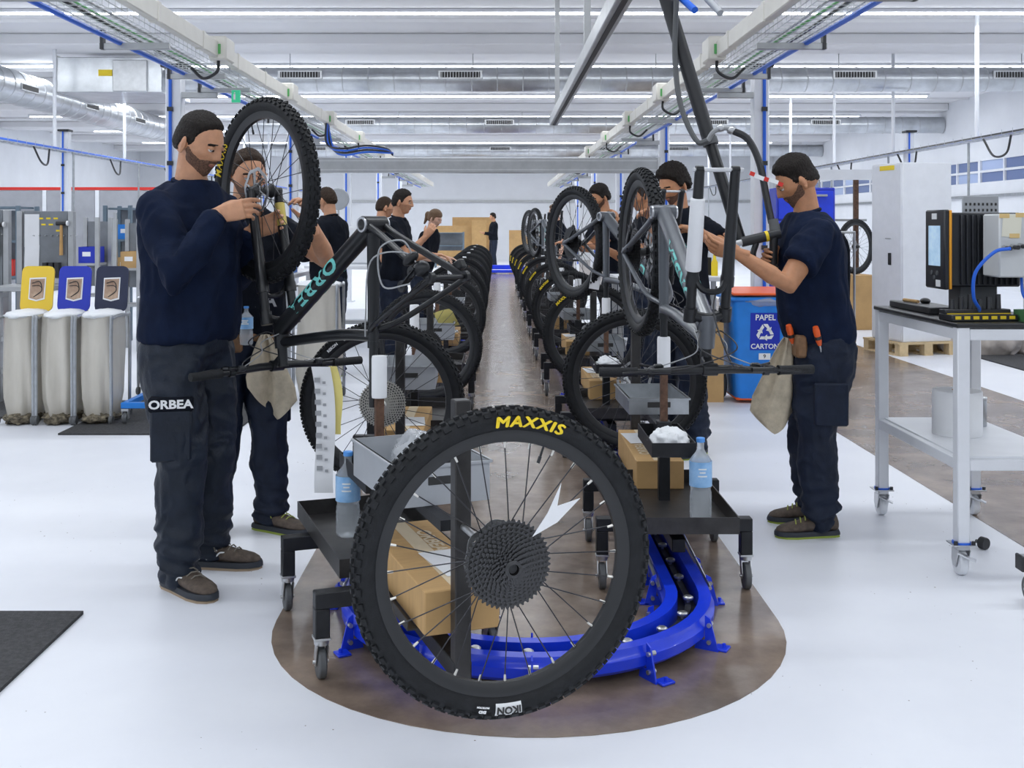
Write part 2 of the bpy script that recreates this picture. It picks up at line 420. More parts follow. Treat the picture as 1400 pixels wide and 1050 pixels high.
COLY = [9.2, 14.5, 19.8, 25.1, 30.4]
def column(x, y, lb, h=2.70, side=1, arm=0):
    t = thing('support_column', lb, 'column', (x, y, 0), 0, 'slim white support columns')
    MB().box((0, 0, h/2), (0.13, 0.13, h), b=0.008).build('post', 'white_paint', t)
    MB().box((0, 0, 0.008), (0.24, 0.24, 0.016), b=0.003).build('base_plate', 'white_paint', t)
    MB().tube([(-0.02*side, -0.08, 0.3), (-0.02*side, -0.08, h-0.12), (-0.02*side, -0.08, h)], 0.014, 8).build('air_pipe', 'blue_pipe', t)
    for z in (1.2, 1.9, 2.35): MB().box((-0.02*side, -0.078, z), (0.045, 0.04, 0.035)).build('pipe_clip', 'black_plastic', t)
    MB().box((0, -0.03, h+0.01), (0.18, 0.2, 0.035), b=0.006).build('cap', 'black_plastic', t)
    if arm: MB().box((arm/2, -0.03, h - 0.23), (abs(arm), 0.05, 0.05), b=0.004).build('bracket_arm', 'alu_profile', t)
    return t
for i, y in enumerate(COLY):
    column(-2.70, y, 'slim white column, blue pipe, %s along the tray over the sweatshirted man' % ORD[i], arm=0.36)
    column(2.20, y, 'slim white column with blue air pipe, %s along the tray on the paper bin side' % ORD[i], side=-1, arm=-0.36)
def overhead(x, sg, label, y0=0.5, y1=34.0, zt=2.55, w=0.32):
    """wire basket cable tray; busbar trunking hangs on its side towards the line"""
    t = thing('cable_tray', label + ' wire cable tray with blue hose', 'cable tray', (x, 0, zt))
    wm = MB(); k = 0; y = y0
    for xx in np.linspace(-w/2, w/2, 6): wm.tube([(xx, y0, 0), (xx, y1, 0)], 0.0028, 4)
    for xx in (-w/2, w/2):
        for zz in (0.035, 0.07): wm.tube([(xx, y0, zz), (xx, y1, zz)], 0.0028, 4)
    while y < y1:
        wm.tube([(-w/2, y, 0.07), (-w/2, y, 0), (w/2, y, 0), (w/2, y, 0.07)], 0.0028, 4); y += 0.1 if y < 16 else 0.25
    tag(wm.build('wire_mesh', 'tray_wire', t), kind='stuff')
    def run(nm, m, dx, dz, r, wob):
        pts = [(dx + wob * math.sin(yy * 1.7 + dx*40), yy, dz + 0.3 * wob * math.cos(yy * 2.3)) for yy in np.arange(y0, y1, 0.45)]
        MB().tube(pts, r, 6).build(nm, m, t)
    run('blue_hose', 'blue_pipe', -sg * -0.12, -0.02, 0.016, 0.004); run('cable', 'green_cable', -0.02*sg, 0.018, 0.008, 0.012)
    run('cable', 'black_plastic', 0.05*sg, 0.02, 0.011, 0.012); run('cable', 'cable_grey', -0.08*sg, 0.018, 0.008, 0.01)
    for yy in [0.9, 2.4, 3.9, 5.4, 6.9, 8.3] + [c - 0.05 for c in COLY] + [c - 2.6 for c in COLY[1:]]:
        MB().box((0.03*sg, yy, -0.04), (w + 0.12, 0.04, 0.04), b=0.004).build('bracket', 'alu_profile', t)
        MB().box((0.03*sg + sg*(w/2+0.04), yy - 0.005, -0.0), (0.02, 0.05, 0.12)).build('bracket_end', 'black_plastic', t)
    u = thing('busbar_trunking', label + ' cream busbar trunking in short bolted lengths', 'trunking', (x - sg*(w/2 + 0.06), 0, zt + 0.10))
    seg = MB().box((0, 0, 0), (0.055, 0.985, 0.115), b=0.006).mesh('trunking_length'); seg.materials.append(MATS['trunking'])
    jn = MB().box((0, 0, 0), (0.066, 0.055, 0.125), b=0.004).mesh('joint_plate'); jn.materials.append(MATS['trunking'])
    k = 0; yy = y0
    while yy < y1:
        inst('trunking_length', seg, u, (0, yy + 0.5, 0)); inst('joint_plate', jn, u, (0, yy, 0)); yy += 1.0; k += 1
    for yy in (8.0, 10.6, 13.2, 16, 19, 23):
        b_ = MB().box((-sg*0.02, yy, 0.01), (0.13, 0.26, 0.17), b=0.012).build('tap_off_box', 'trunking', u)
        MB().box((-sg*0.02, yy - 0.134, 0.0), (0.05, 0.008, 0.07)).build('green_sticker', 'green_cable', b_)
        pts = [(-sg*0.01, yy - 0.05, -0.07), (-sg*0.01, yy - 0.1, -0.16), (sg*0.10, yy - 0.05, -0.2), (sg*0.2, yy, -0.12)]
        MB().tube(bez(pts), 0.012, 7).build('cable', 'black_plastic', u)
def bez(p, n=8):
    """Catmull-Rom through the points"""
    p = [np.asarray(q, float) for q in p]; p = [2*p[0]-p[1]] + p + [2*p[-1]-p[-2]]; out = []
    for i in range(1, len(p) - 2):
        for t in np.linspace(0, 1, n, endpoint=False):
            a, b, c, d = p[i-1], p[i], p[i+1], p[i+2]
            out.append(0.5*((2*b) + (-a+c)*t + (2*a-5*b+4*c-d)*t*t + (-a+3*b-3*c+d)*t**3))
    out.append(p[-2]); return np.array(out)
overhead(-2.25, -1, 'over the sweatshirted man:')
overhead(1.82, 1, 'over the paper bin:')
# side trays further out
for x, y0, y1, lb in ((-6.9, 8, 40, 'far cable tray over the pegboard workstations, with drooping black cables'), (6.6, 6, 40, 'far cable tray near the windowed wall, with drooping black cables')):
    t = thing('cable_tray', lb, 'cable tray', (x, 0, 2.55))
    wm = MB()
    for xx in np.linspace(-0.12, 0.12, 5): wm.tube([(xx, y0, 0), (xx, y1, 0)], 0.004, 4)
    for yy in np.arange(y0, y1, 0.3): wm.tube([(-0.12, yy, 0.06), (-0.12, yy, 0), (0.12, yy, 0), (0.12, yy, 0.06)], 0.004, 4)
    tag(wm.build('wire_mesh', 'tray_wire', t), kind='stuff')
    MB().tube([(0.02, y0, 0.03), (0.02, y1, 0.03)], 0.022, 6).build('blue_hose', 'blue_pipe', t)
    MB().tube([(-0.08, y0, 0.02), (-0.08, y1, 0.02)], 0.015, 6).build('cable', 'black_plastic', t)
    for yy in np.arange(y0 + 2.7, 35.5, 3.2):
        MB().tube([(0, yy, 0.02), (0, yy, CEIL - 2.55)], 0.03, 8).build('hanger', 'white_paint', t)
        MB().tube(bez([(0.05, yy - 0.9, 0), (0.08, yy - 0.7, -0.22), (0.05, yy - 0.4, -0.24), (0.0, yy - 0.2, 0)]), 0.015, 6).build('cable', 'black_plastic', t)
        MB().tube([(0.1, yy + 0.5, 0.0), (0.1, yy + 0.5, -2.5)], 0.018, 6).build('drop_pipe', 'tray_alu', t)
for i, (x, y) in enumerate(((-7.0, 17.8), (-7.0, 25.0), (6.75, 18.0), (6.75, 26.0), (-7.0, 33.0))):
    column(x, y, 'tall white column with blue air pipe, %s of those beside the outer cable trays' % ORD[i], 2.9)
# transverse aluminium beam and lengthwise crane rail
t = thing('crossbeam', 'grey aluminium crossbeam spanning the line between two white columns', 'beam', (-0.25, 14.5, 2.17))
MB().box((0, 0, 0), (4.74, 0.12, 0.2), b=0.006).build('profile', 'alu_profile', t)
for z in (-0.06, 0.06): MB().box((0, -0.062, z), (4.70, 0.008, 0.015)).build('slot', 'steel', t)
for sx in (-2.375, 2.375): MB().box((sx, 0, 0), (0.03, 0.14, 0.22)).build('end_plate', 'steel', t)
t = thing('crane_rail', 'slim aluminium hoist rail running lengthwise under the ceiling', 'rail', (0.655, 0, 2.6))
MB().box((0, 7.0, 0), (0.09, 11.4, 0.11), b=0.006).build('profile', 'alu_profile', t)
MB().box((0, 7.0, -0.056), (0.03, 11.38, 0.012)).build('track_slot', 'ink', t)
MB().box((0, 12.71, 0), (0.10, 0.02, 0.13)).build('end_cap', 'steel', t)
for yy in (4, 8, 12): MB().box((0, yy, 0.86), (0.05, 0.05, 1.68)).build('hanger', 'alu_profile', t)
# ------------------------------------------------------------ bicycle wheels
R_T, W_T, R_RIM = 0.372, 0.030, 0.312                 # outer radius, half tyre width, rim outer radius
def tyre_mesh():
    mb = MB(); n = 72; rings = []
    rc, rt = 0.342, 0.029
    for a in np.linspace(0, 2*PI, n, endpoint=False):
        ca, sa = math.cos(a), math.sin(a); ring = []
        for b in np.linspace(0, 2*PI, 14, endpoint=False):
            q = rc + rt * math.cos(b) * (0.92 if math.cos(b) > 0 else 1.1); w = rt * math.sin(b)
            ring.append((q * ca, w, q * sa))
        rings.append(np.array(ring))
    mb.loft(rings, closed=True)
    # knobs: five staggered columns
    for j, (bb, cnt, sz) in enumerate(((-0.98, 66, (0.017, 0.011, 0.007)), (-0.48, 66, (0.013, 0.011, 0.006)), (0.0, 66, (0.012, 0.014, 0.006)),
                                       (0.48, 66, (0.013, 0.011, 0.006)), (0.98, 66, (0.017, 0.011, 0.007)))):
        for k in range(cnt):
            a = 2*PI * (k + 0.5 * (j % 2)) / cnt
            ra = np.array([math.cos(a), 0, math.sin(a)]); ta = np.array([-math.sin(a), 0, math.cos(a)]); ya = np.array([0, 1.0, 0])
            nn = ra * math.cos(bb) + ya * math.sin(bb); ww = np.cross(nn, ta)
            p = ra * (rc + rt * math.cos(bb) * 0.92) + ya * rt * math.sin(bb) + nn * 0.002
            mb.box(p, sz, np.stack([ta, ww, nn], 1))
    me = mb.mesh('tyre'); me.materials.append(MATS['rubber'])
    me.polygons.foreach_set('use_smooth', [True] * len(me.polygons)); me.set_sharp_from_angle(angle=0.6); return me
def rim_mesh():
    mb = MB(); prof = [(0.318, -0.017), (0.318, -0.013), (0.303, -0.0125), (0.294, -0.006), (0.292, 0), (0.294, 0.006), (0.303, 0.0125), (0.318, 0.013), (0.318, 0.017), (0.305, 0.0175), (0.288, 0.008), (0.286, 0.0), (0.288, -0.008), (0.305, -0.0175)]
    mb.lathe(prof, (0, 0, 0), (0, -1, 0), 72, closed=True)
    me = mb.mesh('rim'); me.materials.append(MATS['rim_black'])
    me.polygons.foreach_set('use_smooth', [True] * len(me.polygons)); me.set_sharp_from_angle(angle=0.7); return me
def hub_mesh():
    mb = MB()
    mb.lathe([(0.011, -0.062), (0.014, -0.058), (0.028, -0.034), (0.029, -0.029), (0.017, -0.02), (0.017, 0.02), (0.029, 0.029), (0.028, 0.034), (0.014, 0.058), (0.011, 0.062)], (0, 0, 0), (0, 1, 0), 20)
    me = mb.mesh('hub'); me.materials.append(MATS['rim_black']); me.polygons.foreach_set('use_smooth', [True] * len(me.polygons)); me.set_sharp_from_angle(angle=0.7); return me
def sprocket(mb, r, y, teeth, th=0.0018, hole=0.55, arms=6, tooth=0.006):
    """toothed ring with arms: outer toothed band, inner band, arms between"""
    n = teeth * 4; outer = []
    for k in range(n):
        a = 2*PI*k/n; q = k % 4; rr = r + (tooth*0.5 if q in (1, 2) else -tooth*0.5); outer.append((rr*math.cos(a), y, rr*math.sin(a)))
    inner = [((r - 0.0065) * math.cos(2*PI*k/n), y, (r - 0.0065) * math.sin(2*PI*k/n)) for k in range(n)]
    o, i_ = np.array(outer), np.array(inner); d = np.array([0, th, 0])
    mb.loft([o, o + d, i_ + d, i_], closed=True)
    if arms:
        for a in np.arange(arms) * 2*PI/arms + r * 30:
            p0 = np.array([math.cos(a) * (r - 0.008), y + th/2, math.sin(a) * (r - 0.008)])
            p1 = np.array([math.cos(a + 0.5) * r * hole, y + th/2, math.sin(a + 0.5) * r * hole]); mb.beam(p0, p1, th, 0.006, up=(0, 1, 0))
def cassette_mesh(mname):
    mb = MB(); rs = [0.104, 0.094, 0.084, 0.074, 0.066, 0.058, 0.051, 0.045, 0.039, 0.034, 0.029, 0.024]
    for k, r in enumerate(rs):
        sprocket(mb, r, -0.026 - k * 0.0037, max(11, int(r * 490)), arms=6 if k < 7 else 0, hole=0.7)
        if k < 7: mb.lathe([(r - 0.006, -0.0002), (r - 0.006, 0.0002), (0.02, 0.0002), (0.02, -0.0002)], (0, -0.0252 - k*0.0037, 0), (0, 1, 0), 28, closed=True, m=1)  # added black discs paint the gaps between sprockets dark, like shade
        if k >= 7:
            mb.lathe([(r - 0.010, -0.001), (r - 0.010, 0.001), (0.014, 0.001), (0.014, -0.001)], (0, -0.026 - k*0.0037, 0), (0, 1, 0), 20, closed=True)
    mb.lathe([(0.021, 0.0), (0.021, 0.046), (0.013, 0.049), (0.012, 0.03), (0.012, 0)], (0, -0.022, 0), (0, -1, 0), 22, closed=True)
    me = mb.mesh('cassette'); me.materials.append(MATS[mname]); me.materials.append(MATS['ink']); me.polygons.foreach_set('material_index', mb.m); return me
def rotor_mesh():
    mb = MB(); n = 48
    a = np.linspace(0, 2*PI, n, endpoint=False); w = 0.0035 * np.sin(a * 8)
    o = np.stack([(0.09 + w) * np.cos(a), 0*a, (0.09 + w) * np.sin(a)], 1); i_ = np.stack([(0.076 + w) * np.cos(a), 0*a, (0.076 + w) * np.sin(a)], 1)
    d = np.array([0, 0.0018, 0]); mb.loft([o, o + d, i_ + d, i_], closed=True)
    for k in range(6):
        b = k*PI/3; mb.beam((0.074*math.cos(b+0.35), 0.001, 0.074*math.sin(b+0.35)), (0.024*math.cos(b), 0.001, 0.024*math.sin(b)), 0.0018, 0.009, up=(0, 1, 0))
    mb.lathe([(0.03, 0), (0.03, 0.002), (0.016, 0.002), (0.016, 0)], (0, 0, 0), (0, 1, 0), 20, closed=True)
    mb.xf(None, (0, 0.036, 0)); me = mb.mesh('rotor'); me.materials.append(MATS['steel']); return me
NSP = 28
def spoke_geo(mb, side, dr, r=0.0016):
    """side -1/+1: hub flange; dr -1/+1: leaning direction"""
    h = 1.05 * dr; p0 = (0.027 * math.cos(PI/2 + h), side * 0.031, 0.027 * math.sin(PI/2 + h)); p1 = (0, side * 0.002, 0.288)
    mb.tube([p0, p1], r, 5)
def spoke_meshes(r):
    out = []
    for side in (-1, 1):
        for dr in (-1, 1):
            mb = MB(); spoke_geo(mb, side, dr, r); me = mb.mesh('spoke'); me.materials.append(MATS['spoke']); out.append(me)
    return out
def all_spokes():
    mb = MB()
    for k in range(NSP):
        s = MB(); spoke_geo(s, -1 if k % 2 else 1, -1 if (k // 2) % 2 else 1, 0.0016); a = 2*PI*k/NSP
        s.xf(rotm(0, a, 0)); mb.add(s.v[0], s.f)
    me = mb.mesh('spokes'); me.materials.append(MATS['spoke']); return me
def arc_text(s, size, rad, a0, side=-1, bold=0.0, shear=0.0, sx=1.0, material='yellow_print', flip=False, spacing=1.0, name='tyre_lettering', parent=None, lift=0.004):
    """letters on the sidewall round the wheel axis; a0 = angle of the middle, read from outside on side -Y"""
    v, f = text2d(s, size, bold, shear, spacing); mb = MB(); pts = []
    for x, y in v:
        x *= sx
        if flip: x, y = -x, -y
        a = a0 - x / rad; r = rad + y
        k = max(-1, min(1, (r - 0.342) / 0.029)); yy = 0.029 * math.sqrt(max(0, 1 - k*k)) + lift
        pts.append((-side * r * math.cos(a), side * yy, r * math.sin(a)))
    mb.add(pts, f); return mb.build(name, material, parent, False)
ME_TYRE, ME_RIM, ME_HUB, ME_ROTOR = tyre_mesh(), rim_mesh(), hub_mesh(), rotor_mesh()
ME_CAS = {'silver': cassette_mesh('cassette_silver'), 'black': cassette_mesh('cassette_black')}
ME_SPOKES = all_spokes(); ME_SPOKE = spoke_meshes(0.0016)
nm = MB().cyl((0, 0, 0.287), (0, 0, 0.272), 0.0034, 0.0026, 6).mesh('nipple'); nm.materials.append(MATS['nipple'])
vm = MB().cyl((0, 0, 0.29), (0, 0, 0.245), 0.003, n=8).cyl((0, 0, 0.262), (0, 0, 0.245), 0.0045, n=8).mesh('valve'); vm.materials.append(MATS['black_plastic'])
def wheel_parts(parent, detail=1, cassette=None, rotor=True, root=None):
    """parent gets the parts; when root is given the tyre IS the part and the rest are its sub-parts"""
    top = parent
    ty = inst('tyre' if root is None else root, ME_TYRE, parent)
    sub = parent if root is None else ty
    inst('rim', ME_RIM, sub); inst('hub', ME_HUB, sub)
    if rotor: inst('brake_rotor', ME_ROTOR, sub)
    if cassette: inst('cassette', ME_CAS[cassette], sub)
    inst('valve', vm, sub, rot=(0, 0.35, 0))
    if detail >= 1 and root is None:
        for k in range(NSP):
            me = ME_SPOKE[(0 if k % 2 else 2) + ((k // 2) % 2)]
            sp = inst('spoke', me, sub, rot=(0, 2*PI*k/NSP, 0))
            if detail >= 2: inst('nipple', nm, sp)
    else:
        inst('spokes', ME_SPOKES, sub)
    return ty
def stored_wheel(label, loc, rz, detail=1, cassette=None, tilt=0, group=None):
    t = thing('bicycle_wheel', label, 'wheel', loc, rz, group); t.rotation_euler = (tilt, 0, rz)
    ty = wheel_parts(t, detail, cassette); return t, ty

# ------------------------------------------------------------ carts of the assembly loop
def caster(parent, x, y):
    c = MB()
    c.box((x, y, 0.128), (0.05, 0.05, 0.008), b=0.001); c.lathe([(0.022, 0.108), (0.024, 0.124)], (x, y, 0), n=14)
    for s in (-1, 1): c.prism([(0.0, 0.11), (0.035, 0.11), (0.055, 0.062), (0.048, 0.04), (0.028, 0.04)], 0.003, (x + s*0.017 - 0.0015, y - 0.028, 0), (0, 1, 0), (0, 0, 1))
    c.cyl((x - 0.024, y + 0.012, 0.05), (x + 0.024, y + 0.012, 0.05), 0.006, n=8)
    co = c.build('caster', 'steel', parent)
    w = MB().lathe([(0.046, -0.012), (0.05, -0.008), (0.05, 0.008), (0.046, 0.012), (0.02, 0.013), (0.02, -0.013)], (x, y + 0.012, 0.05), (1, 0, 0), 24, closed=True)
    w.cyl((x - 0.013, y + 0.012, 0.05), (x + 0.013, y + 0.012, 0.05), 0.021, n=14)
    w.build('caster_wheel', 'grey_rubber', co)
def make_cart(label, group):
    t = thing('assembly_cart', label, 'cart', group=group)
    for y in (0.87, 1.5):
        a = MB(); hw = 0.275
        a.box((0, y, 0.245), (2*hw + 0.045, 0.048, 0.05), b=0.003)
        for s in (-1, 1): a.box((s*hw, y, 0.176), (0.045, 0.048, 0.09), b=0.003)
        a.build('leg_frame', 'cart_black', t)
        for s in (-1, 1): caster(t, s*hw, y)
    MB().box((0, 0.97, 0.195), (0.05, 1.3, 0.05), b=0.003).build('beam', 'cart_black', t)
    MB().box((0, 0.34, 0.535), (0.045, 0.045, 0.77), b=0.003).build('wheel_post', 'tray_steel', t)
    MB().cyl((0, 0.32, 0.583), (0, -0.04, 0.583), 0.0095, n=10).build('axle_mount', 'steel', t)
    MB().tray((0, 1.35, 0.272), (0.40, 0.78, 0.06), 0.004).build('lower_tray', 'tray_steel', t)
    MB().box((0, 1.25, 0.36), (0.045, 0.045, 0.28), b=0.003).build('bike_post', 'cart_black', t)
    MB().tray((0, 1.30, 0.50), (0.17, 0.42, 0.055), 0.004).build('upper_tray', 'cart_black', t)
    MB().tube([(0, 1.25, 0.504), (0, 1.25, 0.80)], 0.02, 4).build('clamp_tube', 'rust', t)
    MB().box((0, 1.25, 0.56), (0.055, 0.055, 0.07), b=0.004).build('clamp', 'cart_black', t)
    MB().lathe([(0.026, 0.79), (0.027, 0.80), (0.027, 0.925), (0.025, 0.935), (0.012, 0.935)], (0, 1.25, 0), n=16).build('protective_sleeve', 'paper', t)
    MB().box((0, 0.86, 0.55), (0.04, 0.80, 0.03)).build('bin_arm', 'cart_black', t)
    g = MB()
    for s in (-1, 1): g.box((s*0.10, 0.72, 0.272), (0.028, 0.52, 0.005)); g.box((s*0.115, 0.72, 0.285), (0.003, 0.52, 0.03))
    g.box((0, 0.485, 0.2675), (0.21, 0.03, 0.004)); g.box((0, 0.95, 0.2675), (0.21, 0.03, 0.004))
    g.build('box_rack', 'tray_steel', t)
    return t
def to_world(root, p):
    a = root.rotation_euler[2]; R = rotz(a); return tuple(R @ np.asarray(p, float) + np.array(root.location))
CART0 = make_cart('black steel cart swung onto the curve of the blue rail', 'assembly carts on the loop')
CART0.location = (0.018, 2.63, 0); CART0.rotation_euler = (0, 0, math.radians(20))
LEFT_Y = [4.97 + 2.36*k for k in range(9)]           # wheel positions
RIGHT_Y = [5.70 + 2.36*k for k in range(9)]
L_CARTS = [CART0]; R_CARTS = []
for k, y in enumerate(LEFT_Y):
    c = copy_tree(CART0, label='black wheeled bike cart, %s behind the curve cart, sweatshirt side' % ORD[k])
    c.location = (-0.47, y, 0); c.rotation_euler = (0, 0, 0); L_CARTS.append(c)
for k, y in enumerate(RIGHT_Y):
    c = copy_tree(CART0, label='black wheeled bike cart, %s from the rail curve in the row beside the paper bin' % ORD[k])
    c.location = (0.675, y, 0); c.rotation_euler = (0, 0, PI); R_CARTS.append(c)

# wheels waiting on the carts
t, ty = stored_wheel('bicycle wheel with big black cassette and yellow lettering, on the cart at the curve', (0.018, 2.63, 0.583), math.radians(17), 2, 'black')
v, f = text2d('MAXXIS', 0.036, 0.0, 0.15, 1.12); mb = MB()      # heavy letters: the outline stacked with small shifts
for j, (ox, oy) in enumerate(((0, 0), (0.0022, 0), (-0.0022, 0), (0, 0.0012), (0, -0.0012))):
    q = []
    for x, y in v:
        r = 0.3385 + y + oy; an = PI/2 - 0.155 - (x*1.25 + ox)/0.3385; kk = (r - 0.342)/0.029
        q.append((r*math.cos(an), -(0.029*math.sqrt(max(0, 1 - kk*kk)) + 0.006 + 0.0001*j), r*math.sin(an)))
    mb.add(q, f)
mb.build('tyre_lettering', 'yellow_print', ty, False)
arc_text('IKON', 0.023, 0.342, -PI/2 - 0.0, bold=0.0010, lift=0.0062, sx=1.05, material='ink', parent=ty)
pl = MB(); pts = []
for k in range(9):
    for rr in (0.328, 0.335, 0.342, 0.349, 0.356):
        a = -PI/2 - 0.095 + k * 0.19 / 8; kk = (rr - 0.342)/0.029; pts.append((rr*math.cos(a), -(0.029*math.sqrt(1-kk*kk) + 0.002), rr*math.sin(a)))
pl.add(pts, [(5*k+j, 5*k+5+j, 5*k+6+j, 5*k+1+j) for k in range(8) for j in range(4)]).build('tyre_label', 'white_print', ty, False)
arc_text('EXO', 0.009, 0.346, -PI/2 - 0.19, bold=0.0008, material='white_print', parent=ty)
arc_text('PROTECTION', 0.005, 0.336, -PI/2 - 0.19, bold=0.0004, material='white_print', parent=ty)
tg = MB()     # white folded tag tied to the cassette
tg.prism([(0.0, 0.0), (0.035, 0.055), (0.065, 0.125), (0.058, 0.07), (0.115, 0.085), (0.06, 0.03)], 0.0012, (0.045, -0.072, 0.075), (1, 0, 0.0), (0, -0.15, 1))
tg.build('folded_tag', 'paper', t, False)
for k, y in enumerate(LEFT_Y):
    w, ty = stored_wheel('bicycle wheel with silver cassette standing on the cart just behind the curve cart' if k == 0 else
                     'low bicycle wheel on the %s cart behind the curve, sweatshirt side' % ORD[k], (-0.47 - (0.05 if k == 0 else 0.0), y, 0.583), math.radians(-4 if k else 3), 1 if k < 2 else 0,
                     'silver' if k == 0 else 'black')
    w.rotation_euler[1] = rng.uniform(0, 6)
    if k == 0:
        w.rotation_euler[1] = 0
        arc_text('REKON', 0.017, 0.338, PI/2 + 0.72, bold=0.0006, material='white_print', parent=ty)
        arc_text('RACE', 0.011, 0.334, PI/2 + 0.50, bold=0.0004, material='white_print', parent=ty)
for k, y in enumerate(RIGHT_Y):
    w, ty = stored_wheel('low bicycle wheel on the %s cart from the curve, paper bin side' % ORD[k], (0.71 - 0.01*k, y, 0.583), math.radians(-8), 1 if k < 2 else 0, None)
    w.rotation_euler[1] = 0.0
    if k: arc_text('MAXXIS', 0.026, 0.3405, PI/2 + 0.62 + 0.1*k, bold=0.0014, shear=0.25, sx=1.2, spacing=1.1, parent=ty)

# ------------------------------------------------------------ bikes, held upside-down by the seatpost
def bike_pts():
    P = dict(rear=(0, 0), bb=(0.435, -0.06), seat=(0.326, 0.346), post=(0.29, 0.48), ht=(0.885, 0.56), hb=(0.924, 0.462), crown=(0.929, 0.45), fa=(1.172, -0.003))
    d = np.array((math.cos(math.radians(67)), -math.sin(math.radians(67)))); P['bar'] = (0.885 - d[0]*0.065 + 0.045, 0.56 - d[1]*0.065 + 0.02)
    P['steer'] = (0.885 - d[0]*0.06, 0.56 - d[1]*0.06)
    c, s = math.cos(math.radians(15)), math.sin(math.radians(15)); out = {}
    for k, (x, y) in P.items():
        y = -y; out[k] = np.array((c*x - s*y, s*x + c*y))
    b = out['bb'].copy()
    for k in out: out[k] = out[k] - np.array((b[0], b[1] - 1.44))
    return out
BP = bike_pts()
def b3(k, lat=0.0, du=0.0, dv=0.0):
    return np.array((BP[k][0] + du, lat, BP[k][1] + dv))
def make_bike(label, frame_m, wheel, sgn=1):
    """local +x forward, y lateral, z up; the seatpost stands on the z axis"""
    t = thing('mountain_bike', label, 'bicycle')
    bb, hb, ht, seat, rear, fa = (b3(k) for k in ('bb', 'hb', 'ht', 'seat', 'rear', 'fa'))
    f = MB()
    ax = nrm(ht - hb)
    f.cyl(hb - ax*0.0, ht, 0.032, 0.028, 18); f.lathe([(0.034, 0), (0.034, 0.012)], hb, -ax, 18)
    f.cyl(bb + np.array((0, -0.046, 0)), bb + np.array((0, 0.046, 0)), 0.030, n=18)
    dt0, dt1 = bb + nrm(hb - bb)*0.01, hb + ax*0.03
    f.tube([dt0, dt0*0.5 + dt1*0.5, dt1], [0.034, 0.033, 0.036], 16)
    tt0, tt1 = seat + np.array((0, 0, 0.03)), ht - ax*0.022
    f.tube(bez([tt0, tt0*0.7 + tt1*0.3 + np.array((0, 0, 0.012)), tt0*0.35 + tt1*0.65 + np.array((0, 0, 0.008)), tt1]), 0.0205, 12)
    f.tube([bb, seat + np.array((0, 0, -0.0))], [0.024, 0.0195], 14)
    for s in (-1, 1):
        dr = rear + np.array((0, s*0.074, 0))
        f.tube(bez([bb + np.array((-0.02, s*0.035, -0.005)), bb*0.72 + dr*0.28 + np.array((0, s*0.016, 0.0)), dr + np.array((0.035, 0, 0.012)), dr]), 0.0125, 10)
        f.tube(bez([seat + np.array((0, s*0.012, 0.05)), seat*0.75 + dr*0.25 + np.array((0, s*0.035, 0.03)), dr + np.array((0.03, 0, -0.022)), dr]), 0.0105, 10)
        f.cyl(dr - np.array((0, s*0.008, 0)), dr + np.array((0, s*0.008, 0)), 0.019, n=12)
    f.build('frame', frame_m, t)
    MB().cyl(seat + np.array((0, 0, 0.01)), (0, 0, 0.80), 0.0155, n=14).lathe([(0.021, 0), (0.021, 0.024)], seat - np.array((0, 0, 0.012)), (0, 0, 1), 14).build('seatpost', 'frame_black', t)
    MB().cyl(rear + np.array((0, -0.085, 0)), rear + np.array((0, 0.085, 0)), 0.0075, n=10).build('rear_axle', 'frame_black', t)
    # bottom bracket rings
    MB().lathe([(0.027, -0.004), (0.027, 0.004), (0.02, 0.004), (0.02, -0.004)], bb + np.array((0, -0.049, 0)), (0, 1, 0), 20, closed=True).build('bottom_bracket_cup', 'alloy', t)
    MB().lathe([(0.027, -0.004), (0.027, 0.004), (0.02, 0.004), (0.02, -0.004)], bb + np.array((0, 0.049, 0)), (0, 1, 0), 20, closed=True).build('bottom_bracket_cup', 'alloy', t)
    # down tube lettering, both sides, running from the bottom bracket to the head tube
    d = nrm(dt1 - dt0); mid = (dt0*0.44 + dt1*0.56)
    for s in (-1, 1):
        v, tf = text2d('ORBEA', 0.072, 0.0022, 0.0, 1.08); X = d if s < 0 else -d; X = -X
        Yv = np.cross((0, s, 0), X); q = []
        for x, y in v:
            a = y / 0.0355; rr = 0.0352; q.append(mid + X*x*1.55 + Yv*rr*math.sin(a) + np.array((0, s, 0))*rr*math.cos(a))
        MB().add(q, tf).build('frame_lettering', 'teal_print', t, False)
    # fork: lowers on top, stanchions, crown at the bottom
    cr = b3('crown'); fd = nrm(fa - cr - np.array((-0.018, 0, 0.0))); fo = MB(); L = np.linalg.norm(fa - cr)
    lowers = []
    for s in (-1, 1):
        o = np.array((0, s*0.062, 0)); base = cr + o
        top = fa + o; q = base + (top - base)*0.2
        m_ = MB().tube([q, q + (top-q)*0.08, q + (top-q)*0.1, q + (top-q)*0.6, top], [0.0245, 0.0245, 0.0215, 0.0195, 0.017], 14)
        m_.cyl(top - np.array((0, s*0.012, 0)), top + np.array((0, s*0.014, 0)), 0.014, n=12)
        m_.build('fork_leg', 'frame_black', t)
        MB().cyl(base, q, 0.0175, n=14).build('stanchion', 'frame_black', t)
        fo.cyl(base - fd*0.024, base + fd*0.026, 0.0235, n=14)
    fo.tube(bez([cr + np.array((0, -0.062, 0)), cr + np.array((0.006, 0, 0)) - fd*0.014, cr + np.array((0, 0.062, 0))]), 0.019, 10)
    fo.build('fork_crown', 'frame_black', t)
    q = cr + (fa - cr)*0.27
    MB().tube(bez([q + np.array((0, -0.06, 0)), q + fd*(-0.045) + np.array((0.03, -0.035, 0)), q + fd*(-0.055) + np.array((0.036, 0, 0)), q + fd*(-0.045) + np.array((0.03, 0.035, 0)), q + np.array((0, 0.06, 0))]), 0.011, 8).build('fork_arch', 'frame_black', t)
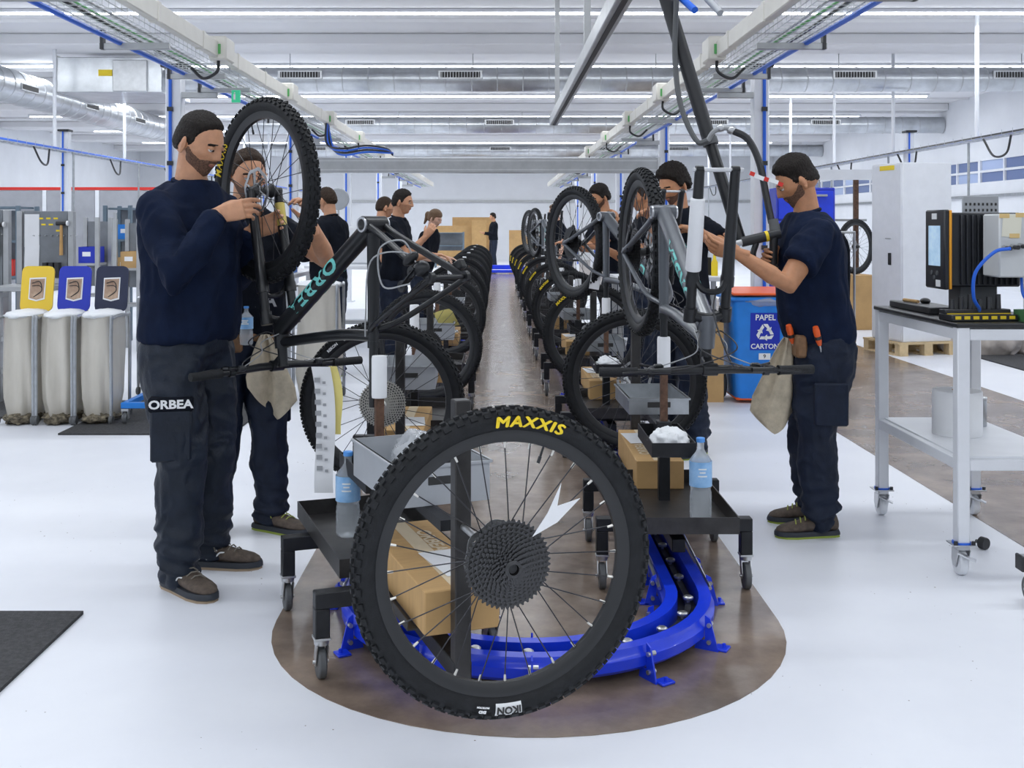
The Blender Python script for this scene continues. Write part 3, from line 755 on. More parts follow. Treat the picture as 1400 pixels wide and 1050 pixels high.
    # stem, bar, grips, levers
    bar, st = b3('bar'), b3('steer')
    MB().cyl(ht, st - ax*-0.012, 0.019, n=14).beam(st + ax*-0.02, bar, 0.04, 0.034, b=0.006).cyl(bar + np.array((0, -0.026, 0)), bar + np.array((0, 0.026, 0)), 0.022, n=14).build('stem', 'frame_black', t)
    hbar = [(bar[0] - 0.030, -0.38, bar[2] - 0.008), (bar[0] - 0.012, -0.2, bar[2] - 0.008), (bar[0], -0.08, bar[2]), (bar[0], 0.08, bar[2]), (bar[0] - 0.012, 0.2, bar[2] - 0.008), (bar[0] - 0.030, 0.38, bar[2] - 0.008)]
    MB().tube(hbar, [0.0112, 0.0112, 0.0155, 0.0155, 0.0112, 0.0112], 12).build('handlebar', 'frame_black', t)
    for s in (-1, 1):
        e0 = np.array((bar[0] - 0.030, s*0.384, bar[2] - 0.008)); e1 = np.array((bar[0] - 0.0172, s*0.252, bar[2] - 0.008))
        MB().tube([e0, e0*0.98 + e1*0.02, e0*0.1 + e1*0.9, e1], [0.0155, 0.0165, 0.0158, 0.018], 14).build('grip', 'grip', t)
        lv = MB(); c0 = np.array((bar[0] - 0.012, s*0.205, bar[2] - 0.008))
        lv.cyl(c0 - np.array((0, 0.01, 0)), c0 + np.array((0, 0.01, 0)), 0.017, n=12)
        lv.tube(bez([c0 + np.array((0.01, 0, 0.012)), c0 + np.array((0.04, s*0.01, 0.01)), c0 + np.array((0.035, -s*0.06, 0.008))]), [0.011]*8 + [0.009]*9, 8)
        lv.tube(bez([c0 + np.array((0.045, s*0.01, 0.008)), c0 + np.array((0.055, s*0.05, 0.006)), c0 + np.array((0.05, s*0.11, 0.002))]), 0.0055, 6)
        lv.build('brake_lever', 'frame_black', t)
        sh = MB().box(c0 + np.array((-0.018, s*-0.03, 0.014)), (0.03, 0.035, 0.022), b=0.006).tube([c0 + np.array((-0.02, -s*0.02, 0.014)), c0 + np.array((-0.045, s*0.03, 0.02))], 0.005, 6)
        sh.build('shifter', 'frame_black', t)
        MB().tube(bez([c0 + np.array((0.03, -s*0.06, 0.008)), c0 + np.array((0.10, -s*0.12, 0.03)), bar + np.array((0.11, -s*0.06, 0.08)), ht + np.array((0.06, -s*0.04, 0.06)), ht + np.array((-0.02, -s*0.034, 0.05))]), 0.0026, 6).build('cable', 'cable', t)
        MB().tube(bez([c0 + np.array((-0.02, -s*0.03, 0.014)), c0 + np.array((0.02, -s*0.14, 0.06)), ht + np.array((0.07, s*0.05, 0.02)), ht + np.array((-0.03, s*0.034, 0.06))]), 0.0022, 6).build('cable', 'cable_grey', t)
    if wheel == 'front':
        ty = wheel_parts(t, 0, None, True, root='front_wheel'); ty.location = fa
        MB().cyl(fa + np.array((0, -0.078, 0)), fa + np.array((0, 0.078, 0)), 0.0075, n=10).build('front_axle', 'alloy', t)
        # derailleur and loose cables hanging at the empty dropouts
        g = MB(); a = rear + np.array((0.03, 0.09, 0.03))
        g.ell(a, (0.032, 0.022, 0.026), rotm(0.3, 0.2, 0.5)); g.ell(a + (0.04, 0.01, 0.03), (0.035, 0.02, 0.018), rotm(0, 0.6, 0.2))
        g.beam(a + (0.01, 0.012, -0.01), a + (0.07, 0.015, -0.06), 0.018, 0.008, b=0.002); g.beam(a + (0.0, 0.025, 0.0), a + (0.06, 0.03, -0.055), 0.014, 0.004)
        for q in ((0.02, -0.012), (0.07, -0.06)): g.lathe([(0.019, -0.004), (0.019, 0.004), (0.006, 0.004), (0.006, -0.004)], a + (q[0], 0.022, q[1]), (0, 1, 0), 14, closed=True)
        g.build('rear_derailleur', 'frame_black', t)
        g = MB().box(rear + np.array((0.05, -0.085, 0.03)), (0.06, 0.03, 0.035), rotm(0, 0.5, 0), b=0.006).cyl(rear + np.array((0.05, -0.10, 0.03)), rear + np.array((0.05, -0.07, 0.03)), 0.015, n=12)
        g.build('brake_caliper', 'frame_black', t)
        MB().tube(bez([a + (0.03, 0.0, 0.03), a + (0.02, 0.06, 0.09), a + (0.10, 0.09, 0.06), a + (0.12, 0.06, -0.06), a + (0.02, 0.03, -0.05)]), 0.0028, 6).build('cable', 'cable_grey', t)
        MB().tube(bez([a, a + (0.06, 0.02, 0.05), a + (0.2, 0.05, 0.02), a + (0.27, 0.02, -0.17), a + (0.3, 0.0, -0.24)]), 0.0028, 6).build('cable', 'cable_grey', t)
        q = fa + (b3('crown') - fa)*0.12 + np.array((0, -0.062, 0))
        MB().tube([q + (b3('crown') - fa)*-0.02, q + (b3('crown') - fa)*0.16], 0.0202, 14).build('fork_sticker', 'gold_label', t)
        return t, ty
    ty = wheel_parts(t, 0, 'black', True, root='rear_wheel'); ty.location = rear
    # protective wrap on one fork leg, transport bar across the dropouts
    top, base = fa + np.array((0, -0.062*sgn, 0)), b3('crown') + np.array((0, -0.062*sgn, 0))
    MB().tube([top + (base-top)*0.19, top + (base-top)*0.2, top + (base-top)*0.68, top + (base-top)*0.69], [0.021, 0.0255, 0.0275, 0.024], 14).build('foam_wrap', 'paper', t)
    MB().cyl(fa + np.array((0, -0.085, 0.0)), fa + np.array((0, 0.09, 0.0)), 0.0075, n=10).build('front_axle', 'alloy', t)
    MB().tube(bez([b3('crown') + (0.04, 0.02, 0.1), b3('crown') + (0.08, 0.0, 0.0), b3('crown') + (0.12, 0.05, -0.16), bar + np.array((0.05, 0.1, 0.02))]), 0.003, 6).build('brake_hose', 'cable', t)
    g = MB().ell(rear + np.array((0.06, -0.06, 0.03)), (0.03, 0.02, 0.03)).box(rear + np.array((0.09, -0.075, 0.07)), (0.08, 0.014, 0.03), rotm(0, -0.8, 0), b=0.004)
    for q in ((0.06, 0.03), (0.12, 0.10)): g.lathe([(0.019, -0.004), (0.019, 0.004), (0.006, 0.004), (0.006, -0.004)], rear + np.array((q[0], -0.075, q[1])), (0, 1, 0), 14, closed=True)
    g.build('rear_derailleur', 'frame_black', t)
    return t, ty
def heading(fx, fy): return math.atan2(fy, fx)
bike1, ty = make_bike('upside-down black mountain bike with front wheel fitted and teal lettering', 'frame_black', 'front')
bike1.location = (-0.435, 3.85, -0.05); bike1.rotation_euler = (0, 0, heading(-0.68, 0.73))
arc_text('MAXXIS', 0.030, 0.327, PI - 0.42, lift=0.0055, side=1, bold=0.0005, shear=0.2, sx=1.3, spacing=1.12, parent=ty)
bike2, ty = make_bike('upside-down grey mountain bike with wrapped fork and rear wheel fitted', 'frame_grey', 'rear')
bike2.location = (0.675, 4.45, 0); bike2.rotation_euler = (0, 0, heading(0.10, -0.99))
for k, (fx, fy) in ((1, (0.42, -0.9)), (5, (0.25, -0.97)), (6, (0.3, -0.95)), (7, (0.2, -0.98))):
    b = copy_tree(bike2, label='upside-down grey mountain bike hanging on the %s cart from the curve, paper bin side' % ORD[k])
    b.location = (0.675, RIGHT_Y[k] - 1.25, 0); b.rotation_euler = (0, 0, heading(fx, fy))

# ------------------------------------------------------------ blue floor rail of the loop
t = thing('floor_rail', 'glossy blue double floor rail with U-turn curve', 'rail')
AC, RR = 3.90, 0.565                                  # centre of the curve, mean radius
def rail_path(off, n=30):
    r = RR + off
    arc = [(LC + r*math.cos(a), AC + r*math.sin(a)) for a in np.linspace(-PI, 0, n)]
    return [(LC - r, 31.0)] + arc + [(LC + r, 31.0)]
def sweep(mb, path, sec):
    P = np.array(path); rings = []
    for i, p in enumerate(P):
        d = P[min(i+1, len(P)-1)] - P[max(i-1, 0)]; d = d/np.linalg.norm(d); nn = np.array((d[1], -d[0]))
        rings.append(np.array([(p[0] + nn[0]*a, p[1] + nn[1]*a, b) for a, b in sec]))
    mb.loft(rings)
for off, sg in ((0.062, 1), (-0.062, -1)):
    sec = [(-0.026, 0.032), (0.012, 0.032), (0.026, 0.045), (0.028, 0.075), (0.018, 0.088), (0.016, 0.105), (-0.026, 0.105)]
    sec = [(a*sg, b) for a, b in sec]
    mb = MB(); sweep(mb, rail_path(off), sec); mb.build('rail_beam', 'blue_paint', t)
mb = MB(); sweep(mb, rail_path(0.0), [(-0.034, 0.03), (0.034, 0.03), (0.034, 0.036), (-0.034, 0.036)]); mb.build('chain_bed', 'ink', t)
mb = MB(); sweep(mb, rail_path(0.0, 60), [(-0.010, 0.055), (0.010, 0.055), (0.010, 0.075), (-0.010, 0.075)]); mb.build('chain', 'black_plastic', t)
lk = MB().lathe([(0.016, 0.085), (0.018, 0.088), (0.018, 0.094), (0.012, 0.098)], n=14).cyl((0, 0, 0.05), (0, 0, 0.09), 0.006, n=8).mesh('chain_roller'); lk.materials.append(MATS['steel'])
for a in np.arange(-PI + 0.1, 0, 0.29): inst('chain_roller', lk, t, (LC + RR*math.cos(a), AC + RR*math.sin(a), 0))
for k in range(12):
    for s in (-1, 1): inst('chain_roller', lk, t, (LC + s*RR, AC + 0.15 + 0.2*k, 0))
# joint plates with bolts and feet
def flange(a, y=None, r=RR):
    if y is None: px, py = LC + r*math.cos(a), AC + r*math.sin(a); R = rotz(a)
    else: px, py = LC + r*math.cos(a), y; R = rotz(a)
    for sg in (1, -1):
        m_ = MB().prism([(0.09, 0.115), (0.108, 0.105), (0.135, 0.0), (0.055, 0.0), (0.06, 0.03), (0.09, 0.034)], 0.006, (0, 0, 0), (sg, 0, 0), (0, 0, 1))
        m_.xf(R, (px, py, 0)); fo = m_.build('joint_plate', 'blue_paint', t)
        for z in (0.085, 0.03): MB().cyl((sg*0.105, -0.014, z), (sg*0.105, 0.016, z), 0.0075, n=8).xf(R, (px, py, 0)).build('bolt', 'steel', fo)
        ft = MB().box((sg*0.138, 0.025, 0.006), (0.045, 0.05, 0.008), b=0.002).cyl((sg*0.145, 0.025, 0.01), (sg*0.145, 0.025, 0.022), 0.006, n=8)
        ft.xf(R, (px, py, 0)); ft.build('foot', 'blue_paint', t)
for a in (-0.5, -1.0, -PI/2, -PI/2 - 0.55, -PI + 0.5): flange(a)
for y in (4.0, 4.22, 6.5, 8.9):
    flange(0, y); flange(PI, y)
for s in (-1, 1):                                     # tension screws on the straight by the curve
    for o in (-0.09, 0.09):
        MB().cyl((LC + s*RR + o, 3.92, 0.09), (LC + s*RR + o, 4.5, 0.12), 0.007, n=8).build('tension_rod', 'alloy', t)

# ------------------------------------------------------------ loads on the carts
def cardboard_box(label, root, lx, ly, z, dims, yaw=0, print_=True, sheet=True):
    w, l, h = dims; p = to_world(root, (lx, ly, z)); a = root.rotation_euler[2] + yaw
    t = thing('cardboard_box', label, 'box', p, a)
    MB().box((0, 0, h/2), (w, l, h), b=0.003).build('carton', 'cardboard', t, False)
    MB().box((0, 0, h + 0.0006), (0.05, l*0.98, 0.0008)).build('tape', 'box_print', t, False)
    if print_:
        text_flat('printed_name', 'ORBEA', 0.062, (w*0.22, l*0.16, h + 0.0014), (0, -1, 0), (1, 0, 0), 'box_print', t, bold=0.002, sx=1.2)
    if sheet: MB().box((w*0.18, -l*0.18, h + 0.003), (w*0.55, l*0.34, 0.0015), rotz(0.08)).build('delivery_note', 'paper', t, False)
    return t
cardboard_box('long cardboard box with white note lying on the cart at the curve', CART0, 0.02, 0.735, 0.2765, (0.215, 0.70, 0.12))
for k in range(4):
    cardboard_box('long cardboard box on the %s cart from the curve, paper bin side' % ORD[k], R_CARTS[k], -0.01, 0.735, 0.2765, (0.20, 0.70, 0.12))
for k in range(1, 4):
    cardboard_box('long cardboard box on the %s cart behind the curve cart, sweatshirt side' % ORD[k-1], L_CARTS[k], 0.01, 0.735, 0.2765, (0.20, 0.70, 0.11), print_=False)
def bin_box(label, root, ly, m, yaw=0.0, dims=(0.28, 0.46, 0.12), dx=0.0, slot=True):
    p = to_world(root, (dx, ly, 0.566)); t = thing('parts_bin', label, 'bin', p, root.rotation_euler[2] + yaw)
    w, l, h = dims
    MB().tray((0, 0, 0), dims, 0.006).build('bin_body', m, t, False)
    r = MB()
    for s in (-1, 1): r.box((s*w/2, 0, h - 0.004), (0.014, l + 0.012, 0.008)); r.box((0, s*l/2, h - 0.004), (w, 0.014, 0.008))
    r.build('rim', m, t, False)
    if slot:
        for s in (-1, 1): MB().box((0, s*(l/2 + 0.0005), h*0.6), (0.10, 0.004, 0.024), b=0.0015).build('handle_slot', 'ink', t, False)
    return t
bin_box('grey plastic parts bin holding a clear bag on the curve cart', CART0, 0.86, 'grey_plastic', 0.05, (0.29, 0.47, 0.12), 0.03)
for k in range(1, 4): bin_box('grey plastic parts bin on the %s cart behind the curve cart, sweatshirt side' % ORD[k-1], L_CARTS[k], 0.72, 'grey_plastic', 0.02, (0.27, 0.44, 0.12), 0.02)
for k in range(0, 4): bin_box('brushed metal parts tray on the %s cart from the curve, paper bin side' % ORD[k], R_CARTS[k], 0.72, 'tray_alu', 0.03, (0.26, 0.44, 0.07), -0.02)
mat('clear_bag', (0.88, 0.91, 0.95), 0.22, trans=0.55, bump=0.5, bscale=25, alpha=0.75)
mat('white_bag', (0.85, 0.87, 0.89), 0.45, bump=0.6, bscale=30)
def blob(name, label, cat, loc, r, material, amp=0.25, fr=9, seed=0, flat=True, parent=None, nu=36, nv=22):
    mb = MB().ell((0, 0, 0), (1, 1, 1), nu=nu, nv=nv); v = mb.v[0]; out = []
    for p in v:
        k = 1 + amp * noise.noise(Vector(p) * fr * 0.25 + Vector((seed, 0, 0))) + amp * 0.5 * abs(noise.noise(Vector(p) * fr * 0.7 + Vector((0, seed, 0))))
        q = np.array(p) * np.array(r) * k
        if flat: q[2] = max(q[2], -r[2]*0.72)
        out.append(q)
    mb.v = [np.array(out) - np.array((0, 0, min(q[2] for q in out)))]
    o = mb.build(name, material, parent, True, 80)
    if parent is None: o.location = loc; tag(o, label, cat)
    return o
blob('clear_bag', 'crumpled clear plastic bag of parts in the grey bin of the curve cart', 'bag', to_world(CART0, (0.06, 0.92, 0.573)), (0.10, 0.13, 0.085), 'clear_bag', 0.3, 12, 3)
blob('parts_bag', 'crumpled white bag on the small black tray before the wrapped fork bike', 'bag', to_world(R_CARTS[0], (0.0, 1.40, 0.506)), (0.075, 0.085, 0.05), 'white_bag', 0.3, 12, 8)
blob('parts_bag', 'crumpled white bag on the upper tray of the second paper bin side cart', 'bag', to_world(R_CARTS[1], (0.0, 1.36, 0.506)), (0.07, 0.09, 0.045), 'white_bag', 0.3, 12, 12)
t = tag(MB().lathe([(0.016, 0), (0.016, 0.14), (0.014, 0.143), (0.011, 0.143), (0.011, 0.02)], n=16).build('black_tube', 'black_plastic'), 'short black tube standing in the grey bin of the curve cart', 'tube')
t.location = to_world(CART0, (0.075, 0.72, 0.573))
# water bottles
mat('bottle_plastic', (0.86, 0.92, 0.98), 0.12, trans=0.55, spec=0.5, alpha=0.6); MATS['bottle_plastic'].node_tree.nodes['Principled BSDF'].inputs['IOR'].default_value = 1.2
mat('water', (0.93, 0.97, 1.0), 0.0, trans=1.0); MATS['water'].node_tree.nodes['Principled BSDF'].inputs['IOR'].default_value = 1.33
mat('bottle_label', (0.20, 0.48, 0.86), 0.35, col2=(0.42, 0.66, 0.95), var=0.15, vscale=12)
mat('bottle_cap', (0.10, 0.35, 0.85), 0.4)
def bottle(label, loc, h=0.30, r=0.042, rz=0, lab=(0.42, 0.72)):
    t = thing('water_bottle', label, 'bottle', loc, rz); P = []
    for i, z in enumerate(np.linspace(0, 1, 40)):
        if z < 0.04: k = 0.86 + 0.14 * z/0.04
        elif z < 0.74: k = 1 - 0.05 * (0.5 + 0.5*math.cos(z*95)) - 0.07 * math.exp(-((z - 0.40)/0.05)**2)
        elif z < 0.92: u = (z - 0.74)/0.18; k = 1 - 0.68 * (u*u*(3 - 2*u))
        else: k = 0.32
        P.append((r*k, z*h*0.95))
    MB().lathe(P, n=24).build('bottle_body', 'bottle_plastic', t, True, 60)
    MB().lathe([(r*0.36, 0.945*h), (r*0.38, 0.95*h), (r*0.38, 0.995*h), (r*0.33, h)], n=18).build('cap', 'bottle_cap', t)
    lb = MB().lathe([(r*1.012, lab[0]*h), (r*1.012, lab[1]*h)], n=28, cap=False).build('label_band', 'bottle_label', t)
    for k, (zz, ww) in enumerate(((0.64, 0.030), (0.60, 0.022), (0.555, 0.034))):
        v = MB(); q = []
        for a in np.linspace(-ww/r/2, ww/r/2, 6):
            for z in (zz*h - 0.0025, zz*h + 0.0025): q.append((r*1.02*math.sin(a), -r*1.02*math.cos(a), z))
        v.add(q, [(2*i, 2*i+2, 2*i+3, 2*i+1) for i in range(5)]).build('label_print', 'white_print', lb, False)
    return t
bottle('clear water bottle with blue label standing on the lower tray of the curve cart', (-0.535, 3.93, 0.2785), 0.30, 0.044)
bottle('clear water bottle with blue cap on the lower tray before the wrapped fork bike', (0.765, 4.13, 0.2785), 0.31, 0.042)
# hanging paper job sheets on the handlebar of the first bike
t = thing('job_sheet', 'long white printed job sheet hanging from the black handlebar', 'paper', PX(440, 500, 4.22))
s_ = MB(); q = []
for i in range(17):
    z = -0.02 - i * 0.030
    for x in (-0.036, 0.036): q.append((x + 0.012*math.sin(i*0.3) + i*0.0016, -0.03 + 0.006*math.sin(i*0.7), z + 0.02))
s_.add(q, [(2*i, 2*i+1, 2*i+3, 2*i+2) for i in range(16)]).build('sheet', 'paper', t)
y_ = MB(); q = []
for i in range(10):
    z = -0.02 - i * 0.029
    for x in (0.028, 0.060): q.append((x + 0.012*math.sin(i*0.5) + i*0.003, -0.015, z + 0.02))
y_.add(q, [(2*i, 2*i+1, 2*i+3, 2*i+2) for i in range(9)]).build('yellow_slip', 'yellow_paper', t)
pr = MB()
for i in range(9):
    pr.box((-0.012 + 0.003*i*0.4, -0.0375, -0.05 - i*0.042), (0.022, 0.0008, 0.018)); pr.box((0.014 + 0.003*i*0.4, -0.0375, -0.06 - i*0.042), (0.012, 0.0008, 0.010))
pr.build('print', 'grey_print', t, False)
# ------------------------------------------------------------ people
def skin_mat(name, col):
    m = mat(name, col, 0.5, var=0.10, vscale=30, bump=0.06, bscale=250)
    m.node_tree.nodes['Principled BSDF'].inputs['Subsurface Weight'].default_value = 0.12
    m.node_tree.nodes['Principled BSDF'].inputs['Subsurface Radius'].default_value = (0.02, 0.008, 0.004); return m
skin_mat('skin_light', (0.60, 0.305, 0.175)); skin_mat('skin_mid', (0.54, 0.255, 0.13)); skin_mat('skin_pale', (0.66, 0.40, 0.29))
mat('lip', (0.42, 0.16, 0.13), 0.45)
mat('hair_dark', (0.014, 0.010, 0.008), 0.6, spec=0.25, var=0.4, vscale=120, bump=0.8, bscale=180, stretch=(1, 1, 0.4))
mat('hair_brown', (0.04, 0.023, 0.014), 0.6, spec=0.25, var=0.4, vscale=120, bump=0.8, bscale=180, stretch=(1, 1, 0.4))
mat('hair_light', (0.16, 0.09, 0.045), 0.6, var=0.4, vscale=120, bump=0.8, bscale=180)
mat('stubble', (0.085, 0.045, 0.032), 0.75, col2=(0.26, 0.135, 0.085), var=0.4, vscale=200, bump=0.5, bscale=300)
mat('eye_white', (0.75, 0.72, 0.70), 0.25); mat('iris', (0.05, 0.03, 0.02), 0.2)
mat('cloth_navy', (0.006, 0.012, 0.034), 0.85, spec=0.15, var=0.25, vscale=10, bump=0.15, bscale=90)
mat('cloth_black', (0.006, 0.008, 0.014), 0.85, spec=0.15, var=0.25, vscale=10, bump=0.15, bscale=90)
mat('trouser_grey', (0.009, 0.015, 0.028), 0.55, spec=0.35, var=0.25, vscale=12, bump=0.2, bscale=120)
mat('trouser_navy', (0.008, 0.014, 0.032), 0.65, spec=0.3, var=0.25, vscale=12, bump=0.2, bscale=120)
mat('shoe_brown', (0.10, 0.075, 0.058), 0.75, var=0.35, vscale=40, bump=0.2)
mat('shoe_sole', (0.03, 0.035, 0.045), 0.6); mat('sole_tan', (0.36, 0.27, 0.18), 0.7); mat('sole_green', (0.30, 0.38, 0.05), 0.6)
mat('lace', (0.20, 0.18, 0.15), 0.8); mat('lace_green', (0.40, 0.45, 0.10), 0.8)
mat('rag', (0.52, 0.45, 0.34), 0.9, var=0.2, vscale=18, bump=0.4, bscale=60); mat('leather', (0.20, 0.105, 0.05), 0.65, var=0.3, vscale=20)

def remesh(mb, voxel, it=3, fac=0.5):
    me = mb.mesh('tmp'); ob = bpy.data.objects.new('tmp', me); C.objects.link(ob)
    r = ob.modifiers.new('r', 'REMESH'); r.mode = 'VOXEL'; r.voxel_size = voxel
    if it:
        s = ob.modifiers.new('s', 'SMOOTH'); s.iterations = it; s.factor = fac
    dg = bpy.context.evaluated_depsgraph_get(); ev = ob.evaluated_get(dg); m2 = ev.to_mesh()
    v = np.empty(len(m2.vertices)*3); m2.vertices.foreach_get('co', v); v = v.reshape(-1, 3)
    nn = np.empty(len(m2.vertices)*3); m2.vertices.foreach_get('normal', nn); nn = nn.reshape(-1, 3)
    f = [tuple(p.vertices) for p in m2.polygons]
    ev.to_mesh_clear(); bpy.data.objects.remove(ob); bpy.data.meshes.remove(me)
    return v, nn, f
def folds(v, nn, amp, sc, seed=0.0, dirs=(1, 1, 1)):
    out = v.copy()
    for i in range(len(v)):
        p = Vector(v[i] * np.array(dirs)) * sc + Vector((seed, seed*0.7, 0))
        w = Vector((noise.noise(p*0.6), noise.noise(p*0.6 + Vector((5, 1, 3))), noise.noise(p*0.6 + Vector((2, 8, 1))))) * 0.9
        k = noise.noise(p + w); out[i] = v[i] + nn[i] * amp * (1 - 2*abs(k)*1.3)
    return out
def limb(mb, pts, rad, n=14, ex=1.0, ey=1.0, up=None):
    """rounded tapering tube"""
    pts = [np.asarray(p, float) for p in pts]; rad = list(rad)
    d0, d1 = nrm(pts[0] - pts[1]), nrm(pts[-1] - pts[-2]); P, R = [], []
    for a in (0.98, 0.75, 0.4): P.append(pts[0] + d0*rad[0]*a); R.append(rad[0]*math.sqrt(1 - a*a))
    P += pts; R += rad
    for a in (0.4, 0.75, 0.98): P.append(pts[-1] + d1*rad[-1]*a); R.append(rad[-1]*math.sqrt(1 - a*a))
    mb.tube(P, R, n, up=up, ell=(ex, ey)); return mb
def sections(mb, secs, n=28, sq=2.5):
    """secs: (centre, half depth along x, half width along y)"""
    rings = []
    for c, dx, wy in secs:
        a = np.linspace(0, 2*PI, n, endpoint=False); cx, sy = np.cos(a), np.sin(a)
        rings.append(np.stack([c[0] + dx*np.sign(cx)*np.abs(cx)**(2/sq), c[1] + wy*np.sign(sy)*np.abs(sy)**(2/sq), np.full(n, c[2])], 1))
    mb.loft(rings); return mb
NT, NP = 80, 56
TH = np.linspace(-PI, PI, NT, endpoint=False); PH = np.linspace(-PI/2 + 0.03, PI/2 - 0.03, NP)
def head_surface():
    th, ph = np.meshgrid(TH, PH); d = np.stack([np.cos(ph)*np.cos(th), np.cos(ph)*np.sin(th), np.sin(ph)], -1)
    a = np.where(d[..., 0] > 0, 0.097, 0.104); b = np.full_like(a, 0.0765); c = np.where(d[..., 2] > 0, 0.118, 0.120)
    t = np.clip((-d[..., 2] - 0.15) / 0.75, 0, 1); t = t*t*(3 - 2*t)
    b = b * (1 - 0.30*t); a = np.where(d[..., 0] < 0, a * (1 - 0.42*t), a)
    r = 1/np.sqrt((d[..., 0]/a)**2 + (d[..., 1]/b)**2 + (d[..., 2]/c)**2)
    D = math.degrees; T, Pd = np.degrees(th), np.degrees(ph)
    def G(t0, p0, st, sp, amp):
        e = 0
        for s in ((1,) if t0 == 0 else (1, -1)): e = e + np.exp(-((T - s*t0)/st)**2 - ((Pd - p0)/sp)**2)
        return amp * e
    r = r + G(0, 0, 7, 10, 0.008) + G(0, -9, 6.5, 6, 0.012) + G(0, -17, 7.5, 5, 0.019) + G(9, -20, 5, 4, 0.006)
    r = r + G(19, -1, 9, 6, -0.011) + G(17, 9, 14, 4, 0.005) + G(44, -14, 14, 11, 0.004) + G(0, -27, 9, 3, 0.001)
    r = r + G(0, -32.5, 12, 2.6, 0.006) + G(0, -38.5, 10, 2.8, 0.006) + G(0, -46, 12, 4, -0.003) + G(0, -57, 15, 9, 0.010) + G(72, -46, 18, 13, 0.006)
    return d, r, T, Pd
HD, HR, HT, HP = head_surface()
def grid_faces(keep=None):
    f = []
    for i in range(NP - 1):
        for j in range(NT):
            q = ((i, j), (i, (j+1) % NT), (i+1, (j+1) % NT), (i+1, j))
            if keep is None or any(keep[a] for a in q): f.append(tuple(a*NT + b for a, b in q))
    return f
def shell(mask, thick, nz=0.0, fr=40, inset=0.004, seed=0):
    """mask 0..1 over the head grid"""
    off = np.where(mask > 0, thick*mask, -inset)
    if nz:
        k = np.array([noise.noise(Vector(p)*fr*0.1 + Vector((seed, 0, 0))) for p in (HD.reshape(-1, 3)*10)]).reshape(HT.shape); off = off + np.where(mask > 0.3, nz*k, 0)
    v = HD * (HR + off)[..., None]; f = grid_faces(mask > 0)
    return v.reshape(-1, 3), f
def sm(x): x = np.clip(x, 0, 1); return x*x*(3 - 2*x)
def hair_mask(front=40, temple=24, burn=-6, back=-36):
    a = np.abs(HT); line = np.interp(a, [0, 30, 52, 62, 70, 80, 90, 100, 112, 125, 180], [front, front - 1, temple + 5, temple - 6, burn + 6, burn, 4, 6, -8, back + 4, back])
    return sm((HP - line)/7.0)
def beard_mask():
    a = np.abs(HT); up = np.interp(a, [0, 12, 22, 40, 62, 76, 84, 95, 180], [-25, -25, -27, -33, -24, -8, -6, -60, -90])
    m = sm((up - HP)/6.0) * sm((HP + 82)/8.0) * (a < 96)
    lips = np.exp(-((a/15.0)**4) - ((HP + 35.5)/5.2)**4); return m * (1 - np.clip(lips*1.5, 0, 1))
def hand_mesh(right, W, d, n, curl, thumb=(0.5, 0.35), spread=0.05, vox=0.0034, sc=1.0):
    """W wrist, d pointing direction, n palm normal, curl: per-finger bend angles (index..little)"""
    d = nrm(d); n = nrm(np.asarray(n, float) - np.dot(n, d)*d); t = np.cross(d, n) if right else np.cross(n, d)
    def L(a, b, c): return np.asarray(W) + sc*(d*a + t*b + n*c)
    mb = MB(); rings = []
    for a, w, th, b0 in ((-0.05, 0.028, 0.021, 0), (-0.01, 0.029, 0.021, 0), (0.03, 0.037, 0.019, 0.002), (0.07, 0.041, 0.0165, 0), (0.098, 0.040, 0.013, -0.001)):
        an = np.linspace(0, 2*PI, 18, endpoint=False)
        rings.append(np.array([L(a, b0 + w*math.copysign(abs(math.cos(q))**0.75, math.cos(q)), th*math.sin(q)) for q in an]))
    mb.loft(rings)
    limb(mb, [L(0.012, 0.022, 0.008), L(0.045, 0.034, 0.012)], [0.016*sc, 0.014*sc], 10)
    for i, (b, ln, r) in enumerate(((0.030, (0.043, 0.026, 0.021), 0.0088), (0.0095, (0.047, 0.030, 0.022), 0.0090), (-0.011, (0.043, 0.027, 0.021), 0.0085), (-0.030, (0.034, 0.020, 0.018), 0.0076))):
        p = L(0.092 - 0.006*abs(b)/0.03, b, -0.001); an = 0.0; pts = [L(0.07, b*0.93, 0), p]; rr = [r*1.08*sc, r*1.06*sc]
        lat = (b/0.03)*spread
        for j, q in enumerate(ln):
            an += curl[i]*(0.8, 1.15, 0.75)[j]; v = d*math.cos(an) + n*math.sin(an) + t*lat*math.cos(an); p = p + sc*q*nrm(v); pts.append(p); rr.append(r*sc*(0.98, 0.92, 0.78)[j])
        limb(mb, pts, rr, 10)
    p = L(0.03, 0.034, 0.010); pts = [L(0.01, 0.018, 0.008), p]; rr = [0.013*sc, 0.0115*sc]
    v = nrm(d*0.72 + t*0.62*math.cos(thumb[0]) + n*math.sin(thumb[0])*0.8)
    for j, q in enumerate((0.036, 0.028)):
        v = nrm(v*math.cos(thumb[1]*j) + nrm(d*0.5 - t*0.7 + n*0.4)*math.sin(thumb[1]*j)); p = p + sc*q*v; pts.append(p); rr.append((0.0105, 0.0085)[j]*sc)
    limb(mb, pts, rr, 10)
    v, nn, f = remesh(mb, vox, 2, 0.4); return v, f
def ik(S, W, a, b, pole):
    S, W = np.asarray(S, float), np.asarray(W, float); D = W - S; L = np.linalg.norm(D); L2 = min(L, (a + b)*0.995)
    if L > L2: W = S + D*(L2/L)
    u = nrm(D); x = (a*a - b*b + L2*L2)/(2*L2); h = math.sqrt(max(0, a*a - x*x)); p = nrm(np.asarray(pole, float) - np.dot(pole, u)*u)
    return S + u*x + p*h, W
